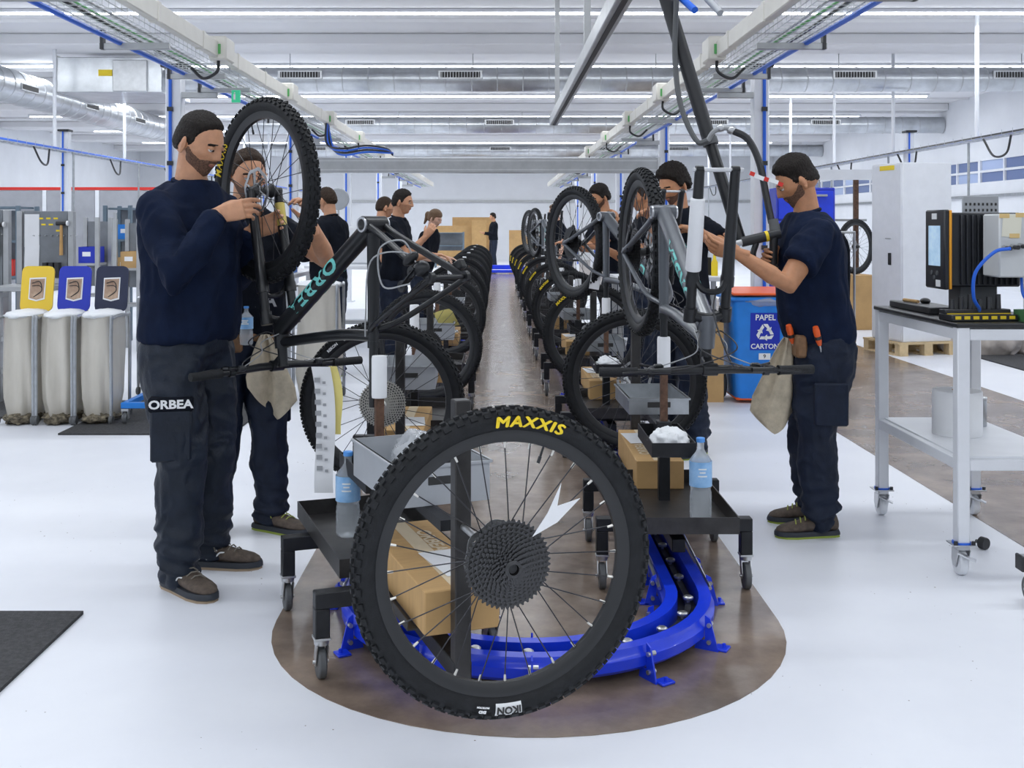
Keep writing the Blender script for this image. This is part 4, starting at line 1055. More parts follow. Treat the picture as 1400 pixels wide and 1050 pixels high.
def shoe(parent, pos, yaw, up_m, sole_m, lace_m, k=1.0, stripe=None):
    R = rotz(yaw); o = MB(); rings = []
    for x, w, z0, z1 in ((-0.088, 0.018, 0.03, 0.075), (-0.078, 0.032, 0.024, 0.098), (-0.045, 0.037, 0.022, 0.112), (0.0, 0.038, 0.022, 0.108), (0.045, 0.040, 0.022, 0.088), (0.09, 0.046, 0.022, 0.072), (0.13, 0.048, 0.022, 0.062), (0.165, 0.042, 0.022, 0.054), (0.188, 0.028, 0.024, 0.044), (0.197, 0.012, 0.028, 0.036)):
        an = np.linspace(0, 2*PI, 16, endpoint=False); zc, zh = (z0 + z1)/2, (z1 - z0)/2
        rings.append(np.stack([np.full(16, x), w*np.sign(np.cos(an))*np.abs(np.cos(an))**0.8, zc + zh*np.sin(an)], 1)*k)
    o.loft(rings); o.xf(R, pos); so = o.build('shoe', up_m, parent, True, 60)
    out = [(-0.098, 0.0), (-0.09, 0.028), (-0.06, 0.040), (0.0, 0.042), (0.06, 0.048), (0.12, 0.054), (0.17, 0.046), (0.20, 0.025), (0.208, 0.0)]
    out = out + [(x, -y) for x, y in out[-2:0:-1]]; out = [(x*k, y*k) for x, y in out][::-1]
    for nm_, m_, z, h, sc in (('sole', sole_m[0], 0.010*k, 0.020*k, 1.0), ('outsole', sole_m[1], 0.0, 0.0098*k, 0.985)):
        b = MB(); P = np.array([(x*sc, y*sc, z) for x, y in out[::-1]]); b.loft([P, P + np.array((0, 0, h*0.5))*1.0, (P - np.array((0.04*k, 0, 0)))*np.array((0.97, 0.95, 1)) + np.array((0.04*k, 0, h))]); b.xf(R, pos); b.build(nm_, m_, so)
    l = MB()
    for i in range(5):
        x, zt = 0.012 + 0.022*i, 0.106 - 0.0085*i
        l.tube(np.array([(x, -0.026, zt - 0.010), (x + 0.006, -0.01, zt + 0.003), (x + 0.012, 0.01, zt + 0.003), (x + 0.016, 0.026, zt - 0.010)])*k, 0.0028*k, 5)
    l.tube(bez([np.array(p)*k for p in ((0.01, 0, 0.113), (0.02, -0.03, 0.112), (0.03, -0.045, 0.09), (0.04, -0.048, 0.07))]), 0.0025*k, 5)
    l.xf(R, pos); l.build('laces', lace_m, so)
    if stripe:
        s_ = MB()
        for i in range(3):
            for sd in (-1, 1): s_.tube(bez([np.array(p)*k for p in ((-0.03 + 0.03*i, sd*0.0425, 0.04), (-0.01 + 0.03*i, sd*0.0415, 0.065), (0.012 + 0.028*i, sd*0.036, 0.082 - 0.008*i))]), 0.003*k, 5)
        s_.xf(R, pos); s_.build('stripes', stripe, so)
def person(label, loc, yaw, H=1.78, shirt='tee', shirt_m='cloth_black', trs='trouser_navy', skin='skin_light', hair='hair_dark', beard=None,
           right=None, left=None, poleR=(0, 0, -1), poleL=(0, 0, -1), head=(0, 0, 0), lean=(0, 0), hd=None, feet=None, girth=1.0, lod=0,
           shoes=('shoe_brown', ('shoe_sole', 'sole_green'), 'lace_green', None), hair_t=0.018, hair_nz=0.006, side_t=0.4, hairline=(40, 24, -6, -36), bun=False, group=None, gaze=True, hemz=0.90, legs=True):
    """right/left: dict(w=world wrist, d=world pointing dir, n=world palm normal, curl=..)"""
    k = H/1.78; R = rotz(yaw); Ri = R.T; loc = np.asarray((loc[0], loc[1], 0.0))
    t = thing('person', label, 'person', tuple(loc), yaw, group)
    vox = (0.0085, 0.011, 0.016)[lod]
    def sp(z):
        u = max(0, (z - 0.93*k)/(0.55*k)); return np.array((lean[0]*u**1.15, lean[1]*u**1.15, z))
    g = girth
    # joint positions
    sh = {1: sp(1.405*k) + np.array((-0.005, -0.168*k*(0.5 + 0.5*g), 0)), -1: sp(1.405*k) + np.array((-0.005, 0.168*k*(0.5 + 0.5*g), 0))}
    wr, el = {}, {}
    for s, spec, pole, side in ((1, right, poleR, -1), (-1, left, poleL, 1)):
        if spec is None: spec = dict(); tgt = sh[s] + np.array((0.05, side*0.06, -0.55*k))
        else: tgt = Ri @ (np.asarray(spec['w'], float) - loc)
        el[s], wr[s] = ik(sh[s], tgt, 0.312*k, 0.266*k, Ri @ np.asarray(pole, float))
    # body
    b = MB()
    sections(b, [(sp(z*k) + np.array((o, 0, 0)), dx*k*0.86*g, w*k*0.86) for z, dx, w, o in ((0.88, 0.11, 0.165, 0), (0.98, 0.112, 0.165, 0), (1.08, 0.108, 0.155, 0.008), (1.2, 0.112, 0.165, 0.008), (1.32, 0.118, 0.180, 0), (1.41, 0.105, 0.175, -0.008), (1.46, 0.08, 0.13, -0.012), (1.49, 0.06, 0.075, -0.012))])
    nb = sp(1.46*k) + np.array((-0.012, 0, 0)); hc = sp(1.50*k) + np.array((0.030, 0, 0.146*k)) if hd is None else np.asarray(hd, float)
    limb(b, [nb, nb*0.4 + hc*0.6 + np.array((-0.018, 0, -0.02)), hc + np.array((-0.022, 0, -0.01))], [0.066*k, 0.058*k, 0.056*k])
    for s in (1, -1):
        limb(b, [sh[s], (sh[s] + el[s])/2, el[s], el[s]*0.7 + wr[s]*0.3, wr[s]], [0.043*k, 0.045*k if shirt == 'sweat' else 0.046*k*g, 0.040*k if shirt == 'sweat' else 0.042*k*g, 0.038*k if shirt == 'sweat' else 0.043*k, 0.027*k])
    if legs:
        for sd in (-1, 1): limb(b, [(0, sd*0.09*k, 0.9*k), (0.01, sd*0.1*k, 0.5*k)], [0.085*k, 0.055*k])
    v, nn, f = remesh(b, vox, 3); body = MB().add(v, f)
    for s, spec in ((1, right), (-1, left)):
        q = spec or {}; dd = Ri @ np.asarray(q['d'], float) if 'd' in q else nrm(wr[s] - el[s]); pn = Ri @ np.asarray(q['n'], float) if 'n' in q else np.array((0, s*1.0, 0))
        v, f = hand_mesh(s == 1, wr[s], dd, pn, q.get('curl', (0.3, 0.35, 0.4, 0.45)), q.get('thumb', (0.5, 0.35)), vox=(0.0034, 0.005, 0.008)[lod], sc=k*0.98)
        body.add(v, f)
    # head
    HRm = rotm(0, math.radians(head[1]), 0); HM = rotz(math.radians(head[0])) @ HRm @ rotm(math.radians(head[2]), 0, 0); hs = k*1.0
    def hx(v): return (np.asarray(v) * hs) @ HM.T + hc
    hv = hx((HD*HR[..., None]).reshape(-1, 3)); ff = grid_faces(); n0 = body.n; body.add(hv, ff)
    lipf = (np.abs(HT) < 14) & (HP > -41.5) & (HP < -30.5)
    lf = lipf.reshape(-1)
    for i in range(len(ff)):
        if all(lf[a] for a in ff[i]): body.m[len(body.m) - len(ff) + i] = 1
    for s in (-1, 1):
        e = MB().ell((0, 0, 0), (0.017, 0.0075, 0.031), nu=14, nv=10); e.ell((0.004, s*0.004, 0.004), (0.010, 0.006, 0.020), nu=10, nv=8); e.ell((0.003, s*0.002, -0.024), (0.009, 0.006, 0.010), nu=10, nv=8)
        e.xf(rotm(s*-0.35*0, 0.18, s*0.42), (-0.008, s*0.0805, -0.008)); body.add(hx(e.v[0]), e.f)
    body.build('body', [skin, 'lip'], t, True, 80)
    # eyes, brows
    ey = MB(); ir = MB(); ld = MB(); ls = MB()
    for s in (-1, 1):
        c = np.array((0.0815, s*0.0305, 0.0005))
        ey.ell(c, (0.0125,)*3, nu=12, nv=8); ir.ell(c + np.array((0.0075, -s*0.001, -0.003 if gaze else 0)), (0.0062,)*3, nu=10, nv=6)
        ld.ell(c + np.array((-0.0002, 0, 0.0032 if gaze else 0.0062)), (0.0138, 0.0142, 0.0112), nu=12, nv=8)
        lw = MB(); ls.tube(bez([c + np.array((0.0085, -s*0.0115, -0.004)), c + np.array((0.0128, 0, -0.0075 if gaze else -0.001)), c + np.array((0.0075, s*0.0125, -0.003))], 5), 0.0011, 5)
    for q, nm_, m_ in ((ey, 'eye', 'eye_white'), (ir, 'iris', 'iris'), (ld, 'eyelid', skin), (ls, 'eyelash', 'hair_dark')):
        if lod < 2: q.v = [hx(np.concatenate(q.v))]; q.build(nm_, m_, t)
    if hair:
        hm = hair_mask(*hairline); th_ = hair_t*(side_t + (1 - side_t)*sm((HP - 22)/30.0)); v, f = shell(hm, th_, hair_nz, 40, 0.004, H*10)
        ho = MB().add(hx(v), f)
        if bun: ho.ell(hx(np.array((-0.115, 0, 0.02))), (0.04, 0.035, 0.05)); limb(ho, [hx(np.array((-0.12, 0, 0.0))), hx(np.array((-0.14, 0, -0.10)))], [0.03, 0.012])
        ho.build('hair', hair, t, True, 80)
    if lod < 2 and hair:
        bm_ = sm(1.35 - ((np.abs(HT) - 20)/13.0)**2 - ((HP - 10.5 - 0.10*(20 - np.abs(HT)))/2.9)**2)
        v, f = shell(bm_, 0.0035, 0.0008, 90, 0.003, 5); MB().add(hx(v), f).build('eyebrow', hair, t, True, 80)
    if beard:
        v, f = shell(beard_mask(), beard[1], 0.0008, 90, 0.003, 3); MB().add(hx(v), f).build('beard', beard[0], t, True, 80)
    # shirt
    m_ = MB(); loose = 1.06 if shirt == 'sweat' else 1.0
    S_ = [(hemz, 0.128, 0.180, 0.0), (hemz + 0.03, 0.134, 0.186, 0.004), (0.98, 0.134, 0.185, 0.012), (1.08, 0.132, 0.178, 0.018), (1.2, 0.130, 0.182, 0.014), (1.32, 0.128, 0.193, 0.002), (1.40, 0.110, 0.196, -0.008), (1.44, 0.096, 0.168, -0.012), (1.47, 0.082, 0.125, -0.012), (1.497, 0.070, 0.085, -0.008)]
    sections(m_, [(sp(z*k) + np.array((o*g, 0, 0)), dx*k*g*loose*0.97, w*k*(0.5 + 0.5*g)) for z, dx, w, o in S_])
    for s in (1, -1):
        if shirt == 'sweat':
            limb(m_, [sh[s] + np.array((0, 0, -0.005)), (sh[s] + el[s])/2, el[s], (el[s] + wr[s])/2, el[s]*0.12 + wr[s]*0.88], [0.066*k, 0.070*k, 0.064*k, 0.056*k, 0.043*k])
        else:
            e = sh[s]*0.36 + el[s]*0.64; d_ = nrm(el[s] - sh[s])
            limb(m_, [sh[s], sh[s] + d_*0.02], [0.064*k]*2); m_.tube([sh[s] - d_*0.02, sh[s] + d_*0.05, e*0.5 + sh[s]*0.5, e], np.array([0.05, 0.067, 0.071, 0.073])*k*(0.4 + 0.6*g), 16)
    v, nn, f = remesh(m_, vox*0.95, 7)
    if lod < 2: v = folds(v, nn, 0.011 if shirt == 'sweat' else 0.009, 6.5, H*3, (1, 1, 0.55)); v = folds(v, nn, 0.004, 15.0, H*4, (1, 1, 0.7))
    so = MB().add(v, f).build('shirt', shirt_m, t, True, 80)
    nk = MB(); a = np.linspace(0, 2*PI, 24, endpoint=False); c = sp(1.497*k) + np.array((-0.004, 0, 0))
    nk.tube(np.stack([c[0] + 0.068*k*np.cos(a), c[1] + 0.072*k*np.sin(a), c[2] - 0.018*np.cos(a)], 1), 0.0095, 8, closed=True); nk.build('collar', shirt_m, so)
    if shirt == 'sweat':
        for s in (1, -1):
            d_ = nrm(wr[s] - el[s]); e = el[s]*0.10 + wr[s]*0.90; MB().tube([e - d_*0.03, e - d_*0.02, e + d_*0.022, e + d_*0.028], [0.040*k, 0.043*k, 0.042*k, 0.034*k], 16).build('cuff', shirt_m, so)
    if not legs: return t, sp, sh, el, wr, hx
    # trousers
    if feet is None: feet = ((0.02, -0.12, -0.15), (0.02, 0.12, 0.15))
    tr = MB(); sections(tr, [((0.0, 0, z*k), dx*k*g, w*k) for z, dx, w in ((0.80, 0.10, 0.165), (0.86, 0.118, 0.172), (0.93, 0.118, 0.168), (hemz + 0.06, 0.112, 0.162))])
    for i, s in enumerate((-1, 1)):
        fx, fy, fa_ = feet[i]; hip = np.array((0, s*0.085*k, 0.86*k)); an = np.array((fx - 0.02, fy, 0.075)); kn = hip*0.47 + an*0.53 + np.array((0.035, 0, 0))
        limb(tr, [hip, hip*0.5 + kn*0.5, kn, kn*0.55 + an*0.45, kn*0.2 + an*0.8, an + np.array((0, 0, 0.05)), an + np.array((0, 0, 0.005))], [0.108*k*g, 0.098*k*g, 0.080*k, 0.078*k, 0.073*k, 0.074*k, 0.066*k], ex=0.95)
    v, nn, f = remesh(tr, vox*0.95, 3)
    if lod < 2:
        v = folds(v, nn, 0.014, 6.5, H*5, (1, 1, 0.7)); v = folds(v, nn, 0.006, 15.0, H*7, (1, 1, 0.9)); low = np.clip((0.30 - v[:, 2])/0.22, 0, 1)
        v = v + nn * (0.009*low*np.sin(v[:, 2]*95 + v[:, 0]*22 + v[:, 1]*18))[:, None]
    to = MB().add(v, f).build('trousers', trs, t, True, 80)
    for i in (0, 1): shoe(t, (feet[i][0] - 0.01, feet[i][1], 0.0), feet[i][2], *shoes[:3], k=k*1.02, stripe=shoes[3])
    return t, sp, sh, el, wr, hx
def limb_patch(name, m, parent, s, size, O, X, Y, **kw): return text_flat(name, s, size, O, X, Y, m, parent, **kw)

P1 = person('bearded man in a navy sweatshirt holding a small tool at the raised front wheel', (-1.225, 4.33), math.radians(-28), 1.845, 'sweat', 'cloth_navy', 'trouser_grey', 'skin_light', 'hair_dark', ('stubble', 0.0045),
    right=dict(w=(-1.045, 4.10, 1.425), d=(0.93, 0.10, 0.25), n=(0.15, 0.95, -0.25), curl=(0.42, 0.55, 0.62, 0.68), thumb=(0.9, 0.3)),
    left=dict(w=(-0.985, 4.42, 1.36), d=(0.9, -0.1, 0.4), n=(0.2, -0.9, 0), curl=(0.5, 0.55, 0.6, 0.6)),
    poleR=(-0.65, -0.25, -0.75), poleL=(-0.2, 0.5, -0.8), head=(6, 17, 0), lean=(0.03, 0.0), girth=1.08,
    feet=((0.10, -0.13, -0.22), (0.00, 0.14, 0.42)), shoes=('shoe_brown', ('shoe_sole', 'sole_tan'), 'lace', 'white_print'), hair_t=0.012, hair_nz=0.003, side_t=0.25, hairline=(44, 30, -6, -32), hemz=0.905)
P2 = person('man in a black tee behind the raised front wheel, hand on its axle', (-1.16, 5.0), math.radians(-62), 1.74, 'tee', 'cloth_black', 'trouser_navy', 'skin_light', 'hair_brown', ('stubble', 0.0025),
    left=dict(w=(-0.80, 4.72, 1.39), d=(-0.2, -0.25, 0.95), n=(-0.7, -0.7, 0), curl=(0.75, 0.75, 0.75, 0.75)),
    right=dict(w=(-1.19, 4.66, 1.20), d=(0.75, -0.45, 0.5), n=(0.3, 0.2, 0.9), curl=(0.5, 0.5, 0.5, 0.5)),
    poleL=(0.75, -0.1, -0.65), poleR=(-0.7, 0, -0.7), head=(3, 8, 0), lean=(0.05, 0.0), hair_t=0.012, hair_nz=0.003, side_t=0.3, hairline=(46, 26, -4, -34),
    feet=((0.0, -0.13, -0.3), (0.08, 0.11, 0.62)))
P3 = person('bearded man in a navy tee working at the wrapped fork', (1.475, 5.02), math.radians(180), 1.715, 'tee', 'cloth_navy', 'trouser_navy', 'skin_mid', 'hair_dark', ('stubble', 0.004),
    left=dict(w=(1.03, 4.70, 1.265), d=(-0.95, 0.0, 0.22), n=(0.1, 0.75, 0.6), curl=(0.45, 0.5, 0.55, 0.6), thumb=(0.8, 0.3)),
    right=dict(w=(1.30, 5.0, 1.235), d=(-0.9, -0.25, 0.15), n=(0.2, -0.85, -0.2), curl=(0.85, 0.9, 0.9, 0.9)),
    poleL=(0.30, -0.15, -0.95), poleR=(0.5, 0.3, -0.8), head=(-4, 24, 0), lean=(0.07, 0), girth=1.24, hair_t=0.024, hair_nz=0.004, side_t=0.10, hairline=(38, 24, -8, -20),
    feet=((0.02, -0.11, -0.02), (0.05, 0.12, 0.10)))
P4 = person('man with curly dark hair in a black tee behind the wrapped fork bike', (1.13, 6.72), math.radians(-140), 1.76, 'tee', 'cloth_black', 'trouser_navy', 'skin_mid', 'hair_dark', ('stubble', 0.002),
    right=dict(w=(0.93, 6.30, 1.42), d=(-0.8, -0.3, 0.4), n=(0, -0.5, -0.8), curl=(0.5,)*4), left=dict(w=(1.12, 6.22, 1.36), d=(-0.9, -0.2, 0.2), n=(0, 0, -1), curl=(0.5,)*4),
    poleR=(-0.2, 0.3, -0.9), poleL=(0.8, -0.1, -0.6), head=(-5, 20, 0), lean=(0.04, 0), hair_t=0.034, hair_nz=0.012, side_t=0.5, lod=1)
P5 = person('man in a black tee seen from behind at the bench past the raised front wheel', (-1.53, 10.0), math.radians(150), 1.74, 'tee', 'cloth_black', 'trouser_navy', 'skin_light', 'hair_brown', None,
    left=dict(w=(-1.82, 9.85, 1.12), d=(-1, 0.1, 0), n=(0, 0, -1), curl=(0.4,)*4), poleL=(0.1, -0.3, -0.9), head=(0, 12, 0), hair_t=0.010, lod=1)
P6 = person('short-haired man in a black tee in profile beside the low wheels', (-0.98, 10.3), math.radians(-12), 1.73, 'tee', 'cloth_black', 'trouser_navy', 'skin_light', 'hair_dark', None,
    right=dict(w=(-0.66, 10.1, 1.28), d=(0.6, 0, 0.8), n=(0, 1, 0), curl=(0.6,)*4), left=dict(w=(-0.62, 10.5, 1.1), d=(1, 0, 0), n=(0, 0, -1), curl=(0.4,)*4), lean=(0.06, 0), head=(0, 4, 0), hair_t=0.014, lod=1)
P7 = person('man with a shaved head half hidden behind the man in profile', (-1.22, 11.6), math.radians(20), 1.70, 'tee', 'cloth_black', 'trouser_navy', 'skin_light', 'hair_brown', None, hair_t=0.005, hair_nz=0, lod=2)
P8 = person('woman with tied brown hair and fringe looking down at the carts', (-0.95, 13.6), math.radians(-25), 1.58, 'tee', 'cloth_black', 'trouser_navy', 'skin_pale', 'hair_light', None,
    right=dict(w=(-0.68, 13.3, 0.98), d=(1, 0, -0.2), n=(0, 0, -1), curl=(0.4,)*4), left=dict(w=(-0.62, 13.6, 0.98), d=(1, 0, -0.2), n=(0, 0, -1), curl=(0.4,)*4), lean=(0.16, 0), head=(0, 15, 0), hair_t=0.022, hairline=(24, 18, -22, -40), bun=True, lod=1)
P9 = person('man in dark clothes standing alone at the far end before the cardboard sheets', (-0.12, 35.0), math.radians(200), 1.76, 'sweat', 'cloth_black', 'trouser_navy', 'skin_light', 'hair_dark', None,
    right=dict(w=(-0.42, 35.1, 1.1), d=(-1, 0, 0.2), n=(0, 0, 1), curl=(0.4,)*4), left=dict(w=(-0.4, 34.85, 1.12), d=(-1, 0, 0.2), n=(0, 0, 1), curl=(0.4,)*4), hair_t=0.03, lod=2)
P10 = person('man seen through the spokes of the fitted rear wheel, hand raised to his face', (1.16, 8.6), math.radians(190), 1.74, 'tee', 'cloth_black', 'trouser_navy', 'skin_mid', 'hair_brown', None,
    left=dict(w=(0.93, 8.3, 1.36), d=(-0.2, -0.1, 0.95), n=(-0.9, 0.3, 0), curl=(0.45,)*4), right=dict(w=(0.85, 8.7, 1.2), d=(-0.6, 0, 0.6), n=(0, -1, 0), curl=(0.5,)*4), poleL=(0.3, -0.3, -0.9), head=(0, 10, 0), lod=1, hair_t=0.012)
P11 = person('man with thick dark hair in a dark tee behind the second raised bike', (1.24, 11.3), math.radians(205), 1.80, 'tee', 'cloth_black', 'trouser_navy', 'skin_mid', 'hair_dark', ('stubble', 0.003),
    left=dict(w=(0.85, 10.8, 1.2), d=(-0.9, -0.2, 0.1), n=(0, 0, -1), curl=(0.4,)*4), right=dict(w=(0.72, 11.2, 1.2), d=(-0.9, -0.2, 0.1), n=(0, 0, -1), curl=(0.4,)*4), head=(0, 18, 0), lean=(0.17, 0), hair_t=0.034, lod=1)
P12 = person('fair-haired person in dark clothes behind the row of distant raised wheels', (1.14, 18.3), math.radians(195), 1.72, 'tee', 'cloth_black', 'trouser_navy', 'skin_pale', 'hair_light', None, lod=2, lean=(0.16, 0), hair_t=0.03)

# details worn by the three near men
def wpt(P, p): return P
t1 = P1[0]; t3 = P3[0]; t2 = P2[0]
# ------------------------------------------------------------ tool trolley on the right and what stands on it
def trolley_caster(parent, x, y):
    c = MB().box((x, y, 0.125), (0.09, 0.08, 0.006), b=0.001).box((x, y, 0.112), (0.05, 0.05, 0.02), b=0.004)
    for s in (-1, 1): c.prism([(-0.03, 0.105), (0.03, 0.105), (0.035, 0.06), (0.02, 0.035), (-0.005, 0.035)], 0.004, (x + s*0.024 - 0.002, y, 0), (0, 1, 0), (0, 0, 1))
    c.beam((x - 0.03, y - 0.035, 0.10), (x + 0.03, y - 0.065, 0.075), 0.03, 0.006)
    co = c.build('caster', 'alloy', parent)
    MB().lathe([(0.045, -0.016), (0.05, -0.01), (0.05, 0.01), (0.045, 0.016), (0.018, 0.018), (0.018, -0.018)], (x, y + 0.01, 0.05), (1, 0, 0), 22, closed=True).build('caster_wheel', 'white_paint', co)
    MB().lathe([(0.036, 0.1205), (0.036, 0.1285), (0.024, 0.1285), (0.024, 0.1205)], (x, y, 0.006), n=18, closed=True).build('swivel_ring', 'blue_pipe', co)
    for dx in (-0.035, 0.035): MB().cyl((x + dx, y - 0.03, 0.128), (x + dx, y - 0.03, 0.142), 0.008, n=8).build('bolt', 'black_plastic', co)
t = thing('tool_trolley', 'white steel tool trolley on casters with black top and lower shelf', 'trolley', (1.84, 4.35, 0))
TW, TL = 0.44, 0.90
for x in (0, TW):
    for y in (0, TL):
        MB().box((x, y, 0.56), (0.05, 0.05, 0.86), b=0.004).build('leg', 'white_paint', t); trolley_caster(t, x, y)
for z in (0.955, 0.44):
    for x in (0, TW): MB().box((x, TL/2, z), (0.044, TL - 0.05, 0.045), b=0.003).build('rail', 'white_paint', t)
    for y in (0, TL): MB().box((TW/2, y, z), (TW - 0.05, 0.044, 0.045), b=0.003).build('rail', 'white_paint', t)
MB().box((TW/2, TL/2, 0.465), (TW - 0.01, TL - 0.01, 0.008)).build('shelf', 'white_paint', t, False)
MB().box((TW/2, TL/2, 0.991), (TW + 0.06, TL + 0.06, 0.018), b=0.003).build('top_mat', 'black_plastic', t, False)
t = thing('paper_roll', 'thick white paper towel roll standing on the trolley shelf', 'paper roll', (2.02, 4.82, 0.4695))
MB().lathe([(0.102, 0), (0.104, 0.004), (0.104, 0.190), (0.101, 0.194), (0.022, 0.194), (0.021, 0.15), (0.021, 0)], n=36).build('roll', 'paper', t)
MB().lathe([(0.0215, 0.001), (0.0215, 0.196), (0.019, 0.196), (0.019, 0.001)], n=20, closed=True).build('core', 'cardboard', t)
t = thing('tin_can', 'small metal tin standing behind the paper roll', 'tin', (2.20, 5.02, 0.4695))
MB().lathe([(0.035, 0), (0.037, 0.003), (0.037, 0.12), (0.034, 0.123)], n=24).build('can', 'tray_alu', t); MB().lathe([(0.034, 0.123), (0.038, 0.124), (0.038, 0.132), (0.03, 0.134)], n=24).build('lid', 'steel', t)
# torque controller
mat('controller_black', (0.015, 0.017, 0.022), 0.4); mat('screen_blue', (0.35, 0.55, 0.75), 0.2, emit=0.5, col2=(0.6, 0.72, 0.82), vscale=14, var=0.2)
mat('stripe_orange', (0.90, 0.38, 0.02), 0.4); mat('enclosure_grey', (0.62, 0.64, 0.65), 0.5, var=0.03); mat('masking_tape', (0.78, 0.56, 0.24), 0.7); mat('note', (0.82, 0.80, 0.66), 0.7)
t = thing('torque_controller', 'black finned controller with a lit screen and orange edge stripe', 'controller', (1.865, 4.58, 1.00))
MB().box((0.17, 0.10, 0.285), (0.30, 0.20, 0.31), b=0.006).build('housing', 'controller_black', t)
MB().box((0.012, 0.10, 0.285), (0.024, 0.205, 0.335), b=0.006).build('front_panel', 'controller_black', t)
MB().box((0.0255, 0.10, 0.285), (0.010, 0.214, 0.330), b=0.002).build('edge_stripe', 'stripe_orange', t)
MB().box((-0.001, 0.10, 0.30), (0.003, 0.12, 0.17)).build('screen', 'screen_blue', t, False)
for z, dy in ((0.185, -0.03), (0.185, 0.03), (0.165, 0.0)): MB().cyl((-0.004, 0.10 + dy, z), (0.002, 0.10 + dy, z), 0.010, n=12).build('button', 'grey_rubber', t)
MB().box((-0.001, 0.10, 0.425), (0.003, 0.05, 0.025)).build('badge', 'white_print', t, False); MB().box((-0.001, 0.06, 0.142), (0.003, 0.045, 0.028)).build('badge', 'white_print', t, False)
for i in range(11): MB().box((0.07 + i*0.023, -0.006, 0.285), (0.008, 0.014, 0.29), b=0.002).build('cooling_fin', 'controller_black', t)
MB().box((0.17, 0.12, 0.066), (0.16, 0.12, 0.132), b=0.006).build('stand', 'grey_rubber', t)
t = thing('control_enclosure', 'grey steel control enclosure with plugs and a taped note', 'enclosure', (2.155, 4.47, 1.00))
MB().box((-0.055, 0, 0.305), (0.18, 0.15, 0.255), b=0.006).build('body', 'enclosure_grey', t)
MB().box((0.13, 0.0, 0.305), (0.175, 0.156, 0.265), b=0.006).build('door', 'enclosure_grey', t)
MB().box((0.04, 0.03, 0.09), (0.05, 0.05, 0.18)).build('stand', 'enclosure_grey', t)
MB().box((-0.095, -0.0765, 0.385), (0.075, 0.002, 0.09), rotm(0, 0.06, 0)).build('note', 'note', t, False)
for dx, dz in ((-0.125, 0.425), (-0.06, 0.428), (-0.085, 0.345)): MB().box((dx, -0.078, dz), (0.04, 0.002, 0.018)).build('tape', 'masking_tape', t, False)
for i in range(3):
    q = MB().cyl((-0.125 + i*0.032, -0.075, 0.295 + 0.004*i), (-0.125 + i*0.032, -0.098, 0.295 + 0.004*i), 0.013, n=14); qo = q.build('socket', 'steel', t)
    MB().cyl((-0.125 + i*0.032, -0.098, 0.295 + 0.004*i), (-0.125 + i*0.032, -0.128, 0.295 + 0.004*i), 0.009, n=10).build('plug', 'black_plastic', qo)
MB().tube(bez([(-0.125, -0.128, 0.295), (-0.19, -0.13, 0.28), (-0.25, -0.10, 0.20), (-0.245, -0.07, 0.10), (-0.20, -0.02, 0.045), (-0.19, 0.05, 0.02)]), 0.007, 8).build('blue_cable', 'blue_pipe', t)
MB().tube(bez([(-0.02, 0.0, 0.178), (-0.02, -0.02, 0.10), (0.03, -0.04, 0.045), (0.09, -0.03, 0.02)]), 0.006, 8).build('blue_cable', 'blue_pipe', t)
t = thing('socket_rack', 'black stepped socket rack with yellow number labels', 'socket rack', (1.96, 4.40, 1.0), 0.10)
MB().box((0, 0.06, 0.014), (0.28, 0.11, 0.026), b=0.003).box((0, 0.085, 0.036), (0.28, 0.055, 0.018), b=0.003).build('rack_body', 'black_plastic', t)
for i in range(7):
    MB().box((-0.115 + i*0.038, 0.0035, 0.016), (0.024, 0.002, 0.013)).build('number_label', 'yellow_print', t, False)
    if i < 6: MB().cyl((-0.10 + i*0.04, 0.085, 0.045), (-0.10 + i*0.04, 0.085, 0.085 + 0.01*(i % 3)), 0.012, 0.010, 10).build('socket', 'cassette_black', t)
MB().box((0, 0.052, 0.0285), (0.27, 0.006, 0.003)).build('yellow_line', 'yellow_print', t, False)
mat('green_box', (0.08, 0.22, 0.09), 0.5)
t = thing('parts_box', 'small open dark green parts box at the trolley edge', 'box', (2.20, 4.385, 1.0))
MB().tray((0, 0.03, 0), (0.19, 0.12, 0.045), 0.004).build('box_body', 'green_box', t, False); MB().box((-0.05, -0.031, 0.022), (0.07, 0.002, 0.02)).build('sticker', 'note', t, False)
t = thing('tool_case', 'flat black tool case with small tools at the trolley back corner', 'tool case', (1.89, 4.98, 1.0))
MB().box((0.045, 0, 0.016), (0.14, 0.48, 0.030), b=0.004).build('case', 'black_plastic', t)
MB().tube([(0.0, 0.12, 0.040), (0.02, 0.0, 0.040)], 0.008, 8).build('tool_handle', 'cardboard', t); MB().ell((0.06, 0.02, 0.042), (0.022, 0.03, 0.014)).build('tool_head', 'black_plastic', t)
t = thing('perforated_panel', 'small blue-grey perforated steel panel behind the controller', 'panel', (2.28, 5.18, 1.0))
MB().box((0.0, 0, 0.46), (0.17, 0.012, 0.13), b=0.002).build('panel', 'grey_plastic', t)
for i in range(8):
    for j in range(3): MB().box((-0.07 + i*0.02, -0.007, 0.43 + j*0.028), (0.008, 0.003, 0.012)).build('slot', 'ink', t, False)
for s in (-1, 1): MB().box((s*0.07, 0.0, 0.20), (0.015, 0.012, 0.40)).build('upright', 'steel', t)

